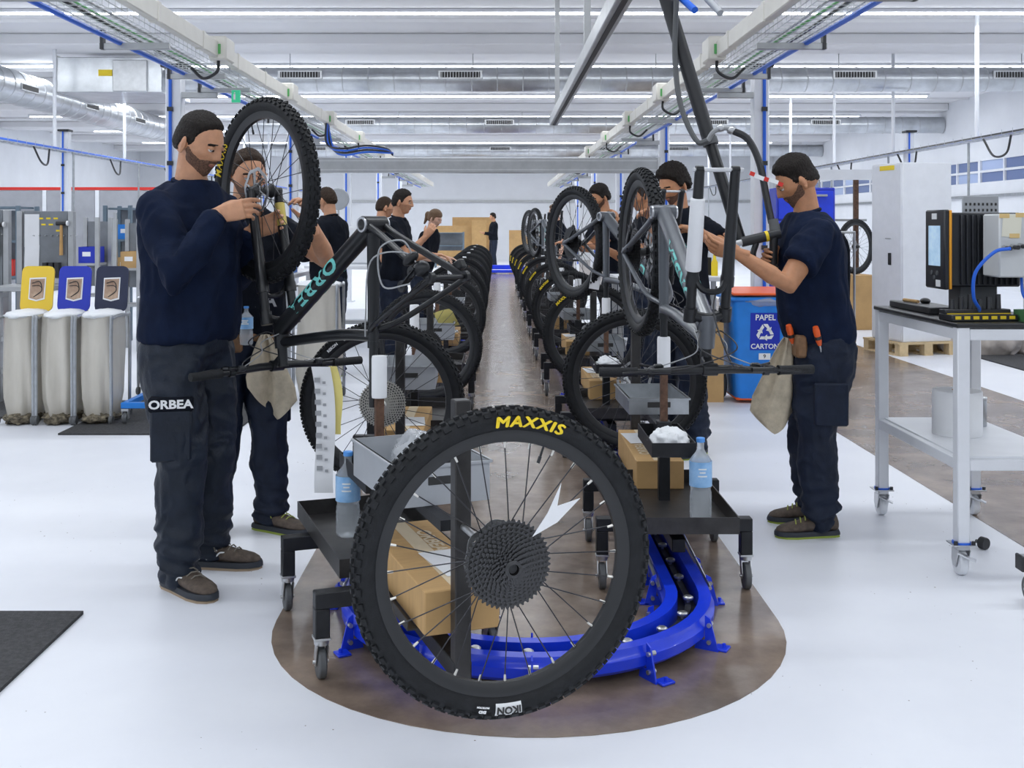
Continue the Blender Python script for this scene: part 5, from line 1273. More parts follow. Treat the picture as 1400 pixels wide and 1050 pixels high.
# ------------------------------------------------------------ recycling bin
t = thing('recycling_bin', 'blue wheeled paper recycling bin with sticker and bagged rim', 'bin', (2.06, 8.72, 0))
b = MB(); rings = []
for z, w, d in ((0.03, 0.20, 0.20), (0.06, 0.205, 0.21), (0.72, 0.245, 0.27), (0.80, 0.25, 0.28)):
    a = []
    for cx, cy in ((-1, -1), (1, -1), (1, 1), (-1, 1)):
        for q in range(5):
            an = math.atan2(cy, cx) + (q - 2)*PI/8; a.append((cx*(w - 0.04) + 0.04*math.cos(an), cy*(d - 0.04) + 0.04*math.sin(an), z))
    rings.append(np.array(a))
b.loft(rings).build('bin_body', 'blue_plastic', t, True, 40)
MB().box((0, 0, 0.035), (0.412, 0.412, 0.02), b=0.008).build('red_base', 'orange_plastic', t)
MB().box((0, 0, 0.815), (0.54, 0.60, 0.03), b=0.01).build('rim', 'blue_plastic', t)
rb = blob('bag_liner', '', '', (0, 0, 0), (0.285, 0.31, 0.075), 'clear_bag', 0.12, 14, 2, True, t); rb.location = (0, 0, 0.74)
MB().box((0, -0.05, 0.865), (0.50, 0.5, 0.02), rotm(0.05, 0, 0), b=0.008).build('lid', 'orange_plastic', t)
for s in (-1, 1): MB().lathe([(0.10, -0.02), (0.11, -0.01), (0.11, 0.01), (0.10, 0.02), (0.03, 0.022), (0.03, -0.022)], (s*0.25, 0.12, 0.11), (1, 0, 0), 24, closed=True).build('wheel', 'grey_rubber', t)
def bz(z): return -(0.21 + (z - 0.06)/0.66*0.06) - 0.002
sl = np.array((0, -0.06, 0.66)); sl = sl/np.linalg.norm(sl)
st = MB(); q = np.array([(-0.11, bz(0.42), 0.42), (0.12, bz(0.42), 0.42), (0.12, bz(0.71), 0.71), (-0.11, bz(0.71), 0.71)]); st.add(q, [(0, 1, 2, 3)])
so = st.build('sticker', 'blue_deep', t, False)
def on_bin(x, z, lift=0.003): return (x, bz(z) - lift, z)
text_flat('sticker_text', 'PAPEL', 0.062, on_bin(0.005, 0.672), (1, 0, 0), sl, 'white_print', so, bold=0.0012, sx=0.95)
text_flat('sticker_text', 'CARTON', 0.055, on_bin(0.005, 0.448), (1, 0, 0), sl, 'white_print', so, bold=0.0012, sx=0.95)
for k in range(3):                                    # three chasing arrows: a bent bar and a head each
    an = 2*PI*k/3; c_, s_ = math.cos(an), math.sin(an); c0 = np.array(on_bin(0.005, 0.556, 0.0035))
    for P_ in (((-0.016, 0.068), (0.018, 0.068), (0.036, 0.038), (0.016, 0.027), (0.004, 0.047), (-0.002, 0.047)), ((0.048, 0.046), (0.042, 0.006), (0.004, 0.020)), ((-0.022, 0.065), (-0.008, 0.042), (-0.027, 0.012), (-0.046, 0.024))):
        q = [c0 + np.array((c_*x - s_*z, 0, 0)) + sl*(s_*x + c_*z) for x, z in P_]; MB().add(q, [tuple(range(len(q)))]).build('recycling_arrow', 'white_print', so, False)
n9 = MB().add([on_bin(-0.04, 0.345, 0.001), on_bin(0.05, 0.345, 0.001), on_bin(0.05, 0.395, 0.001), on_bin(-0.04, 0.395, 0.001)], [(0, 1, 2, 3)]).build('number_plate', 'white_print', t, False)
text_flat('number', '9', 0.042, on_bin(0.005, 0.37, 0.002), (1, 0, 0), sl, 'ink', n9, bold=0.0008)

# ------------------------------------------------------------ cabinets, pallet, sacks, blue cabinet on the right
mat('wood_pale', (0.62, 0.47, 0.27), 0.75, var=0.2, vscale=6, stretch=(1, 10, 1)); mat('sack', (0.56, 0.50, 0.45), 0.75, var=0.15, vscale=6, bump=0.5, bscale=12)
t = thing('pallet', 'pale wooden pallet under the tall white cabinet', 'pallet', (4.29, 11.55, 0), math.radians(14.5))
for i in range(6): MB().box((0.30, 0.06 + i*0.115, 0.13), (0.72, 0.09, 0.02)).build('deck_board', 'wood_pale', t, False)
for x in (0.0, 0.30, 0.60):
    for y in (0.06, 0.345, 0.635): MB().box((x, y, 0.07), (0.10, 0.09, 0.10)).build('block', 'wood_pale', t, False)
for x in (0.0, 0.30, 0.60): MB().box((x, 0.345, 0.01), (0.10, 0.67, 0.02)).build('bottom_board', 'wood_pale', t, False)
t = thing('steel_cabinet', 'tall plain white steel cabinet standing on a pallet', 'cabinet', (4.29, 11.6, 0.14), math.radians(14.5))
MB().box((0.30, 0.29, 0.955), (0.60, 0.56, 1.91), b=0.008).build('cabinet_body', 'white_paint', t)
MB().box((-0.004, 0.29, 0.955), (0.012, 0.53, 1.87), b=0.003).build('door', 'white_paint', t)
MB().box((-0.014, 0.22, 0.88), (0.012, 0.05, 0.13), b=0.003).build('lock_handle', 'black_plastic', t)
MB().box((-0.012, 0.25, 1.10), (0.006, 0.10, 0.012)).build('nameplate', 'steel', t); MB().box((-0.012, 0.27, 1.86), (0.006, 0.26, 0.05)).build('yellow_sticker', 'yellow_print', t, False)
for i, (x, y, r, lb) in enumerate(((5.0, 11.9, (0.22, 0.2, 0.24), 'pale filled sack slumped beside the wooden pallet'), (5.35, 11.75, (0.24, 0.2, 0.27), 'pale filled sack between two other sacks'), (5.72, 11.85, (0.22, 0.22, 0.22), 'pale filled sack next to the blue pallet truck'))):
    blob('sack', lb, 'sack', (x, y, 0.0), r, 'sack', 0.22, 9, i*5 + 2)
t = thing('pallet_truck', 'small blue wheeled trolley parked beside the sacks', 'trolley', (5.78, 11.1, 0))
MB().box((0.2, 0, 0.14), (0.7, 0.06, 0.06)).build('frame_bar', 'blue_plastic', t); MB().box((0.2, 0.4, 0.14), (0.7, 0.06, 0.06)).build('frame_bar', 'blue_plastic', t)
for x in (-0.1, 0.5):
    MB().box((x, 0.2, 0.14), (0.06, 0.34, 0.055)).build('cross_bar', 'blue_plastic', t); MB().box((x, 0.0, 0.45), (0.05, 0.05, 0.56)).build('upright', 'blue_plastic', t)
    for y in (0, 0.4): MB().lathe([(0.05, -0.018), (0.055, 0), (0.05, 0.018)], (x, y, 0.055), (1, 0, 0), 18).build('wheel', 'grey_rubber', t)
t = thing('tool_cabinet', 'bright blue tool cabinet behind the man at the wrapped fork', 'cabinet', (2.92, 10.6, 0))
MB().box((0, 0, 0.87), (0.56, 0.42, 1.74), b=0.01).build('cabinet_body', 'blue_deep', t)
for i in range(6):
    d_ = MB().box((0, -0.215, 0.15 + i*0.285), (0.52, 0.012, 0.265), b=0.003).build('drawer', 'blue_paint', t); MB().box((0, -0.232, 0.24 + i*0.285), (0.40, 0.02, 0.02), b=0.003).build('handle', 'alu_profile', d_)
def workbench(label, loc, w, d, h, rz=0, items=True):
    t = thing('workbench', label, 'workbench', loc, rz)
    MB().box((0, 0, h - 0.02), (w, d, 0.04), b=0.004).build('worktop', 'white_paint', t)
    for x in (-1, 1):
        for y in (-1, 1): MB().box((x*(w/2 - 0.04), y*(d/2 - 0.04), (h - 0.04)/2), (0.045, 0.045, h - 0.04), b=0.003).build('leg', 'alu_profile', t)
    for y in (-1, 1): MB().box((0, y*(d/2 - 0.04), 0.3), (w - 0.12, 0.04, 0.04)).build('rail', 'alu_profile', t)
    MB().box((0, 0, 0.33), (w - 0.06, d - 0.04, 0.015)).build('shelf', 'white_paint', t)
    return t
workbench('white workbench behind the wrapped fork and beside the paper bin', (1.55, 9.95, 0), 1.0, 0.6, 0.93)
cb = thing('cardboard_box', 'open brown carton standing left of the paper recycling bin', 'box', (1.60, 8.75, 0))
MB().tray((0, 0, 0), (0.34, 0.34, 0.62), 0.006).build('carton', 'cardboard', cb, False)
for s in (-1, 1): MB().box((s*0.20, 0, 0.665), (0.006, 0.33, 0.13), rotm(0, s*0.75, 0)).build('flap', 'cardboard', cb, False)
for i, (x, m_, r) in enumerate(((1.45, 'red_plastic', 0.03), (1.60, 'black_plastic', 0.035), (1.95, 'yellow_print', 0.03), (2.08, 'grey_plastic', 0.05))):
    o = MB().lathe([(r, 0), (r, 0.12), (r*0.5, 0.15), (r*0.4, 0.19), (r*0.2, 0.195)], n=16).build('spray_bottle', m_); o.location = (x, 9.85, 0.93)
    tag(o, ('red', 'black', 'yellow', 'grey')[i] + ' bottle on the white workbench behind the paper bin', 'bottle')
t = thing('gantry_frame', 'frame of rusty brown posts with a white top beam near the tall cabinet', 'frame', (4.55, 15.0, 0))
for x in (-0.5, 0.35): MB().box((x, 0, 1.0), (0.06, 0.06, 2.0)).build('post', 'rust', t)
MB().box((-0.1, 0, 2.07), (1.8, 0.10, 0.14)).build('top_beam', 'white_paint', t); MB().box((-0.1, 0.02, 1.45), (1.2, 0.04, 0.03)).build('rail', 'alu_profile', t)
for x in (-0.25, -0.15): MB().cyl((x, 0, 2.0), (x, 0, 1.1), 0.012, n=6).build('hanging_rod', 'alu_profile', t)
w_, ty = stored_wheel('lone bicycle wheel standing on a carton by the brown posts', (4.80, 14.7, 1.095), 0.6, 0, None)
cardb = cardboard_box('tall cardboard box carrying the lone bicycle wheel', CART0, 0, 0, 0, (0.5, 0.5, 0.72), print_=False, sheet=False); cardb.location = (4.75, 14.7, 0.0); cardb.rotation_euler = (0, 0, 0.1)

# ------------------------------------------------------------ bag stands on the left
mat('bag_film', (0.74, 0.70, 0.62), 0.35, trans=0.25, alpha=0.88, var=0.12, vscale=5, bump=0.5, bscale=10, stretch=(1, 1, 0.3)); mat('lid_yellow', (0.85, 0.58, 0.04), 0.4); mat('lid_navy', (0.008, 0.014, 0.05), 0.4)
mat('photo_print', (0.36, 0.20, 0.13), 0.5, col2=(0.62, 0.45, 0.32), var=0.4, vscale=9); mat('litter', (0.10, 0.085, 0.065), 0.9, var=0.8, vscale=25, bump=1.0, bscale=40, col2=(0.34, 0.29, 0.2))
def bag_stand(label, loc, lid_m, rz=0, lid=True, seed=1, h=0.74, w=0.25, litter=True):
    t = thing('bag_stand', label, 'bag stand', loc, rz)
    fr = MB()
    for s in (-1, 1):
        MB().tube(bez([(s*w/2, -0.2, 0.05), (s*w/2, -0.2, h - 0.06), (s*w/2, -0.15, h), (s*w/2, 0.12, h), (s*w/2, 0.18, h - 0.06), (s*w/2, 0.18, 0.05)]), 0.012, 8).build('frame_hoop', 'tray_alu', t)
        for y in (-0.2, 0.18): MB().lathe([(0.03, -0.012), (0.035, 0), (0.03, 0.012)], (s*w/2, y, 0.035), (1, 0, 0), 14).build('caster', 'grey_rubber', t)
    MB().box((0, 0.18, 0.1), (w, 0.025, 0.025)).build('cross_bar', 'tray_alu', t)
    # bag hanging from the hoops
    rings = []; n = 40
    for i, z in enumerate(np.linspace(0.015, h + 0.01, 14)):
        u = z/h; an = np.linspace(0, 2*PI, n, endpoint=False)
        k = 1 + 0.07*np.sin(an*9 + 2*u + seed) * (0.4 + 0.6*(1 - u)) + 0.06*np.sin(an*4 + 5*u + seed*2)
        wx = (w/2 - 0.006) * (1.0 if u > 0.25 else 0.80 + 0.8*u); wy = 0.19 * (1.0 if u > 0.25 else 0.8 + 0.8*u)
        c_, s_ = np.cos(an), np.sin(an); rings.append(np.stack([wx*k*np.sign(c_)*np.abs(c_)**0.7, -0.01 + wy*k*np.sign(s_)*np.abs(s_)**0.7, np.full(n, z)], 1))
    MB().loft(rings).build('bag', 'bag_film', t, True, 80)
    rf = blob('bag_collar', '', '', (0, 0, 0), (w/2 + 0.0, 0.22, 0.035), 'white_bag', 0.12, 16, seed, True, t, 30, 12); rf.location = (0, -0.01, h - 0.01)
    if lid:
        R_ = rotm(0.16, 0, 0); hw, hh = w/2 - 0.008, 0.33
        P_ = []
        for cx, cy in ((1, 1), (-1, 1), (-1, -1), (1, -1)):
            for q in range(4): an = math.atan2(cy, cx) + (q - 1.5)*PI/6; P_.append((cx*(hw - 0.04) + 0.04*math.cos(an), hh/2 + cy*(hh/2 - 0.04) + 0.04*math.sin(an)))
        lo = MB().prism(P_, 0.014, (0, 0.15, h + 0.02), (1, 0, 0), (0, 0.16, 0.987)).build('lid', lid_m, t)
        MB().prism([(-0.058, 0.09), (0.0, 0.075), (0.06, 0.09), (0.062, 0.25), (-0.058, 0.245)], 0.002, (0, 0.1345, h + 0.02), (1, 0, 0), (0, 0.16, 0.987)).build('photo_sheet', 'paper', lo, False)
        MB().prism([(-0.050, 0.10), (0.0, 0.086), (0.05, 0.10), (0.054, 0.24), (-0.050, 0.235)], 0.002, (0, 0.132, h + 0.02), (1, 0, 0), (0, 0.16, 0.987)).build('photo', 'photo_print', lo, False)
        for q in range(2): MB().tube(bez([(-0.035, 0.128 + 0.16*0.2, h + 0.225 - 0.02*q), (0.02, 0.128 + 0.16*0.2, h + 0.235 - 0.03*q), (0.035, 0.128 + 0.16*0.155, h + 0.17), (-0.02, 0.128 + 0.16*0.11, h + 0.125)]), 0.003, 5).build('pictured_strap', 'ink', lo)
    if litter:
        lt = blob('litter', '', '', (0, 0, 0), (w/2 - 0.01, 0.2, 0.05), 'litter', 0.3, 26, seed + 3, True, t, 30, 12); lt.location = (0, -0.04, 0.002)
    return t
bag_stand('waste bag stand with raised yellow lid', (-3.34, 7.8, 0), 'lid_yellow', 0, True, 1)
bag_stand('waste bag stand with raised bright blue lid', (-3.07, 7.8, 0), 'blue_deep', 0, True, 4)
bag_stand('waste bag stand with raised navy lid', (-2.80, 7.8, 0), 'lid_navy', 0, True, 7)
bag_stand('lidless waste bag stand behind the blue cart frame', (-2.72, 9.15, 0), 'lid_navy', 0, False, 9, 0.78, 0.42)
bag_stand('lidless white bag stand beyond the empty dropouts of the black bike', (-1.42, 8.75, 0), 'lid_navy', 0, False, 12, 0.9, 0.34, False)
t = thing('cart_frame', 'blue square-tube cart frame on casters beside the bag stands', 'cart', (-2.38, 7.62, 0))
for y in (0, 0.5): MB().box((0, y, 0.135), (0.46, 0.04, 0.04), b=0.003).build('base_bar', 'blue_plastic', t)
for x in (-0.21, 0.21): MB().box((x, 0.25, 0.135), (0.04, 0.46, 0.04), b=0.003).build('base_bar', 'blue_plastic', t)
for x in (0.09,):
    for y in (0, 0.5): MB().box((x, y, 0.50), (0.05, 0.04, 0.69), b=0.003).build('upright', 'blue_plastic', t)
MB().box((0.09, 0.25, 0.83), (0.05, 0.54, 0.04), b=0.003).build('top_bar', 'blue_plastic', t)
for x in (-0.2, 0.2):
    for y in (0, 0.5):
        c_ = MB().box((x, y, 0.105), (0.05, 0.05, 0.016)).box((x - 0.02, y, 0.075), (0.004, 0.04, 0.06)).box((x + 0.02, y, 0.075), (0.004, 0.04, 0.06)).build('caster', 'steel', t)
        MB().lathe([(0.04, -0.014), (0.045, 0), (0.04, 0.014)], (x, y, 0.045), (1, 0, 0), 18).build('caster_wheel', 'grey_rubber', c_)

# ------------------------------------------------------------ pegboard workstations on the left
mat('pegboard', (0.20, 0.215, 0.235), 0.5, 0.2, var=0.12, vscale=6); mat('steel_blue', (0.13, 0.18, 0.225), 0.45, 0.2, var=0.1); mat('hammer_wood', (0.60, 0.35, 0.13), 0.6, var=0.15)
def pegboard(label, x, y, w, z0, z1, papers=True):
    t = thing('pegboard_station', label, 'workstation', (x, y, 0))
    p = MB().box((0, 0, (z0 + z1)/2), (w, 0.03, z1 - z0), b=0.004).build('pegboard', 'pegboard', t)
    for s in (-1, 1): MB().box((s*(w/2 + 0.03), 0, z1/2), (0.045, 0.06, z1), b=0.003).build('post', 'alu_profile', t)
    MB().box((0, -0.25, z0 - 0.06), (w + 0.1, 0.5, 0.04), b=0.003).build('worktop', 'alu_profile', t)
    for s in (-1, 1): MB().box((s*(w/2), -0.46, (z0 - 0.08)/2), (0.045, 0.045, z0 - 0.08), b=0.003).build('leg', 'alu_profile', t)
    for z in (0.25, 0.5): MB().box((0, -0.46, z), (w - 0.05, 0.04, 0.04)).build('rail', 'alu_profile', t)
    for i in range(7): MB().box((-w*0.1 + 0.06*(i % 4) + 0.02*(i // 4), -0.017, z1 - 0.06 - 0.05*(i // 3)), (0.035, 0.003, 0.014)).build('yellow_label', 'yellow_print', t, False)
    for i in range(8): MB().cyl((-w*0.25 + 0.05*i, -0.015, z1 - 0.2), (-w*0.25 + 0.05*i, -0.05, z1 - 0.2), 0.004, n=6).build('hook', 'steel', t)
    if papers:
        for i in range(2): MB().box((-w/2 + 0.07, -0.019 - 0.002*i, z1 - 0.16 - 0.23*i), (0.12, 0.003, 0.27 - 0.04*i), rotm(0, 0.03*i, 0)).build('paper_sheet', 'paper', t, False)
    for i in range(3): MB().box((w*0.05 + 0.05*i, -0.06, z0 + 0.07), (0.035, 0.05, 0.12)).build('tool_holder', 'black_plastic', t)
    return t
def hammer(label, p):
    t = thing('hammer', label, 'hammer', p)
    MB().tube([(0, 0, 0), (0, 0, -0.26)], [0.011, 0.015], 10).build('handle', 'hammer_wood', t); MB().cyl((-0.04, 0, 0), (0.045, 0, 0), 0.018, n=12).build('head', 'black_plastic', t); MB().cyl((0.045, 0, 0), (0.06, 0, 0), 0.021, n=12).build('face', 'white_print', t)
pegboard('grey pegboard workstation with white papers and yellow labels', -3.70, 9.0, 0.36, 0.95, 1.50)
pegboard('grey pegboard workstation without papers, with a hammer', -4.28, 9.0, 0.46, 0.88, 1.51, False)
hammer('wooden hammer with white face on the papered pegboard', (-3.56, 8.955, 1.40)); hammer('wooden hammer with white face on the pegboard without papers', (-4.08, 8.955, 1.39))
t = thing('parts_crate', 'red plastic crate under the pegboard bench without papers', 'crate', (-4.25, 8.7, 0.52)); MB().tray((0, 0, 0), (0.28, 0.2, 0.14), 0.006).build('crate_body', 'red_plastic', t, False); MB().box((0, -0.102, 0.09), (0.1, 0.004, 0.03)).build('handle_slot', 'ink', t, False)
def shelf_frame(label, x, y, w, d, h, m, panels):
    t = thing('shelf_frame', label, 'shelf', (x, y, 0))
    for sx in (-1, 1):
        for sy in (-1, 1): MB().box((sx*w/2, sy*d/2, h/2), (0.045, 0.045, h), b=0.003).build('post', m, t)
    for z in panels: MB().box((0, 0, z), (w - 0.05, d - 0.05, 0.025)).build('shelf_board', m, t)
    MB().box((0, d/2, h*0.72), (w - 0.05, 0.012, h*0.5)).build('back_panel', 'pegboard', t)
    return t
shelf_frame('aluminium-framed tool panel behind the raised blue lid', -4.55, 12.3, 0.28, 0.4, 1.47, 'alu_profile', (0.6, 0.95))
shelf_frame('dark blue-grey steel shelving unit beyond the navy lid', -4.55, 13.4, 0.30, 0.5, 1.62, 'steel_blue', (0.4, 0.8, 1.2, 1.58))
shelf_frame('narrow aluminium-framed panel beside the sweatshirted man', -4.05, 12.2, 0.26, 0.4, 1.45, 'alu_profile', (0.5, 0.9))
for i, (x, y, w, m_) in enumerate(((-5.6, 12.5, 0.5, 'steel_blue'), (-7.2, 14.0, 0.9, 'alu_profile'), (-8.6, 17.5, 1.2, 'steel_blue'), (-6.2, 19.5, 1.0, 'alu_profile'))):
    shelf_frame('%s open shelving unit, %s of those behind the pegboards' % (('dark', 'bright', 'wide dark', 'wide bright')[i], ORD[i]), x, y, w, 0.5, 1.6, m_, (0.35, 0.8, 1.2, 1.58))
bx = 0
for i, (x, y, z, w, m_) in enumerate(((-4.5, 13.4, 1.2125, 0.2, 'blue_plastic'), (-4.5, 13.4, 0.8125, 0.22, 'cardboard'), (-4.05, 12.2, 0.9125, 0.18, 'cardboard'), (-4.55, 12.3, 0.9625, 0.18, 'blue_deep'), (-7.2, 14.0, 0.8125, 0.4, 'cardboard'), (-7.2, 14.0, 1.2125, 0.4, 'blue_plastic'), (-5.6, 12.5, 0.8125, 0.3, 'red_plastic'), (-8.6, 17.5, 1.2125, 0.5, 'cardboard'), (-6.2, 19.5, 0.8125, 0.5, 'blue_plastic'))):
    c_ = ('blue bin on the upper board of the steel shelving', 'carton on the middle board of the steel shelving', 'carton in the narrow aluminium frame', 'deep blue bin in the framed tool panel', 'carton on the bright shelving', 'blue bin on the bright shelving', 'red bin on the dark open shelving', 'carton on the wide dark shelving', 'blue bin on the wide bright shelving')[i]
    t = thing('storage_bin', c_, 'bin', (x, y, z)); MB().tray((0, 0, 0), (w, 0.3, 0.18), 0.006).build('bin_body', m_, t, False); MB().box((0, -0.152, 0.10), (w*0.5, 0.004, 0.05)).build('label_card', 'paper', t, False)
workbench('white workbench before the man seen from behind', (-2.05, 10.3, 0), 0.5, 1.4, 0.95)
workbench('white workbench between the man in profile and the columns', (-1.75, 13.0, 0), 0.8, 1.6, 0.93)
t = thing('truing_stand', 'white bench machine with a grey disc on a stalk', 'machine', (-1.72, 12.9, 0.93))
MB().box((0, 0, 0.22), (0.55, 0.35, 0.44), b=0.02).build('machine_body', 'white_paint', t); MB().cyl((-0.15, 0, 0.44), (-0.15, 0, 0.70), 0.012, n=8).build('stalk', 'steel', t); MB().lathe([(0.12, -0.02), (0.13, 0), (0.12, 0.02), (0.04, 0.03)], (-0.15, 0, 0.76), (0, -1, 0), 20).build('disc', 'grey_plastic', t)

# ------------------------------------------------------------ far end of the hall
for i, (x, y, w, h, a, lb) in enumerate(((-1.45, 37.2, 1.5, 1.35, 0.10, 'wide cardboard sheet leaning lowest in the far stack'), (-0.85, 37.6, 1.4, 1.65, 0.13, 'tall cardboard sheet leaning in the far stack'), (-0.62, 36.9, 0.5, 1.55, 0.16, 'narrow cardboard sheet leaning in front of the far stack'), (0.75, 37.4, 0.7, 1.2, 0.12, 'cardboard sheet leaning right of the man at the far end'), (1.2, 37.6, 0.6, 1.05, 0.14, 'short cardboard sheet leaning behind the far wheels'))):
    o = MB().box((0, 0, h/2), (w, 0.03, h)).build('cardboard_sheet', 'cardboard', None, False); o.location = (x, y, 0.004); o.rotation_euler = (-a, 0, 0); tag(o, lb, 'cardboard')
shelf_frame('low grey steel rack before the far cardboard sheets', -1.55, 35.6, 0.9, 0.5, 1.15, 'steel_blue', (0.3, 0.7, 1.12))
mb = MB().box((LC, 31.0, 0.07), (2*RR + 0.2, 0.14, 0.08), b=0.01).box((LC, 31.2, 0.18), (1.3, 0.2, 0.12), b=0.01); q = mb.build('rail_end', 'blue_paint'); tag(q, 'blue steel end piece closing the floor rail far away', 'rail')

# ------------------------------------------------------------ torque arm, hose and power tool on the right
t = thing('tool_balancer', 'slanting dark telescopic balancer hanging from above the wrapped fork', 'balancer', PX(905, -20, 5.3))
o0 = np.array(PX(905, -20, 5.3)); e = np.array(PX(1014, 335, 5.05)) - o0; mid_ = e*0.62
MB().cyl((0, 0, 0), mid_, 0.034, n=14).build('outer_tube', 'black_plastic', t); MB().cyl(mid_*0.98, e, 0.028, n=14).build('inner_tube', 'frame_black', t); MB().cyl(mid_*0.97, mid_*1.01, 0.038, n=14).build('collar', 'grey_rubber', t)
MB().box((0.02, 0, 0.05), (0.14, 0.12, 0.16), b=0.02).build('hinge', 'brass', t); MB().cyl((0.02, 0, 0.1), (0.02, 0, CEIL - o0[2]), 0.03, n=12).build('mounting_tube', 'alu_profile', t)
for q in ((928, -6, 950, 14), (958, -12, 985, 18)):
    MB().cyl(np.array(PX(q[0], q[1], 5.25)) - o0, np.array(PX(q[2], q[3], 5.1)) - o0, 0.017, n=12).build('air_coupling', 'blue_pipe' if q[0] < 940 else 'grey_plastic', t)
t = thing('air_hose', 'looping grey and black air hose feeding the power tool', 'hose', PX(925, -10, 5.2)); h0 = np.array(PX(925, -10, 5.2))
def hp(lst): return bez([np.array(PX(*q)) - h0 for q in lst])
MB().tube(hp([(925, -10, 5.2), (923, 80, 5.2), (931, 145, 5.15), (952, 192, 5.1), (968, 192, 5.08)]), 0.013, 8).build('hose_upper', 'grey_rubber', t)
MB().tube(hp([(968, 192, 5.08), (976, 180, 5.06), (990, 175, 5.05), (1000, 178, 5.05)]), 0.012, 8).build('hose_clamped', 'cable_grey', t)
MB().tube(hp([(1000, 178, 5.05), (1022, 190, 5.03), (1038, 222, 5.0), (1048, 270, 4.98), (1055, 305, 4.96)]), 0.016, 8).build('hose_lower', 'cable', t)
for q in ((985, 175, 5.055), (1000, 178, 5.05)): MB().ell(np.array(PX(*q)) - h0, (0.022, 0.02, 0.02)).build('clamp', 'steel', t)
t = thing('power_tool', 'black pistol-grip screwdriver with a yellow band in the hand of the man at the fork', 'power tool', PX(1046, 322, 4.93)); h0 = np.array(PX(1046, 322, 4.93))
def tp(x, y, Y=4.93): return np.array(PX(x, y, Y)) - h0
MB().cyl(tp(1014, 331), tp(1066, 319), 0.023, n=16).build('motor_body', 'black_plastic', t); MB().cyl(tp(1046, 323.6), tp(1050, 322.7), 0.0245, n=16).build('yellow_band', 'yellow_print', t); MB().cyl(tp(1000, 334), tp(1015, 331), 0.010, 0.015, 12).build('chuck', 'steel', t)
MB().tube([tp(1057, 300, 4.95), tp(1060, 318, 4.94)], [0.022, 0.026], 12).build('swivel', 'grey_rubber', t); MB().tube(bez([tp(1034, 332), tp(1030, 352), tp(1046, 372), tp(1062, 362)]), 0.014, 8).build('guard', 'black_plastic', t)
MB().tube([tp(1058, 322), tp(1057, 362)], 0.019, 10).build('grip', 'black_plastic', t)
# tape tied to the axle, hanging pull cord and exit signs
t = thing('hanging_tag', 'white and red strip tied to the fork axle', 'tag', (0.86, 3.72, 1.56))
for i in range(7):
    MB().box((0.004 + 0.016*i, 0, 0.002 - 0.006*i - 0.003*math.sin(i)), (0.017, 0.004, 0.014), rotm(0, 0.35, 0)).build('strip', 'white_print' if i % 3 else 'red_plastic', t, False)
mat('exit_green', (0.05, 0.55, 0.28), 0.4, emit=0.3)
for x, y, lb in ((-2.12, 8.9, 'green running-man exit sign under the trunking above the sweatshirted man'), (1.62, 8.9, 'green running-man exit sign under the trunking by the balancer')):
    t = thing('exit_sign', lb, 'sign', (x, y, 2.38)); MB().box((0, 0, 0.05), (0.07, 0.02, 0.10), b=0.003).build('panel', 'exit_green', t); MB().box((0, 0, 0.16), (0.02, 0.02, 0.06)).build('bracket', 'steel', t)
    MB().box((-0.01, -0.0115, 0.045), (0.016, 0.002, 0.045)).build('pictogram', 'white_print', t, False); MB().ell((-0.008, -0.0115, 0.077), (0.006, 0.002, 0.006)).build('pictogram', 'white_print', t, False)

# ------------------------------------------------------------ worn and carried things
def local(root, w):
    R = rotz(root.rotation_euler[2]); return R.T @ (np.asarray(w, float) - np.array(root.location))
def wrag(label, w, sc=1.0, seed=0):
    n, m = 21, 16; F_, B_ = [], []
    for j in range(m):
        v = j/(m - 1)
        for i in range(n):
            u = -1 + 2*i/(n - 1); wd = 0.018 + 0.085*min(1, v*1.25)**0.8
            z = -0.36*v*(1 - 0.30*abs(u - 0.25*math.sin(seed))**1.3); x = wd*u + 0.035*v*math.sin(seed + 1)
            y = (0.010 + 0.016*v)*math.sin(4.2*u + seed + 1.2*v) + 0.008*math.sin(9*u + 3*v)
            F_.append((x, y - 0.004, z)); B_.append((x, y + 0.004, z))
    f = []; N = n*m
    for j in range(m - 1):
        for i in range(n - 1):
            a = j*n + i; f.append((a, a + n, a + n + 1, a + 1)); f.append((N + a, N + a + 1, N + a + n + 1, N + a + n))
    ed_ = [i for i in range(n)] + [j*n + n - 1 for j in range(1, m)] + [(m-1)*n + i for i in range(n - 2, -1, -1)] + [j*n for j in range(m - 2, 0, -1)]
    for a, b in zip(ed_, ed_[1:] + ed_[:1]): f.append((a, b, N + b, N + a))
    o = MB().add(np.array(F_ + B_)*sc, f).build('rag', 'rag', None, True, 70); o.location = w; tag(o, label, 'rag'); return o
def belt(P, z, dx, wy, m='leather', name='tool_belt', r=0.018):
    t = P[0]; a = np.linspace(0, 2*PI, 32, endpoint=False)
    return MB().tube(np.stack([dx*np.sign(np.cos(a))*np.abs(np.cos(a))**0.8, wy*np.sign(np.sin(a))*np.abs(np.sin(a))**0.8, np.full(32, z)], 1), r, 8, closed=True, ell=(0.35, 1.0)).build(name, m, t)
b1 = belt(P2, 0.885, 0.128, 0.182); b2 = belt(P3, 0.875, 0.142, 0.186)
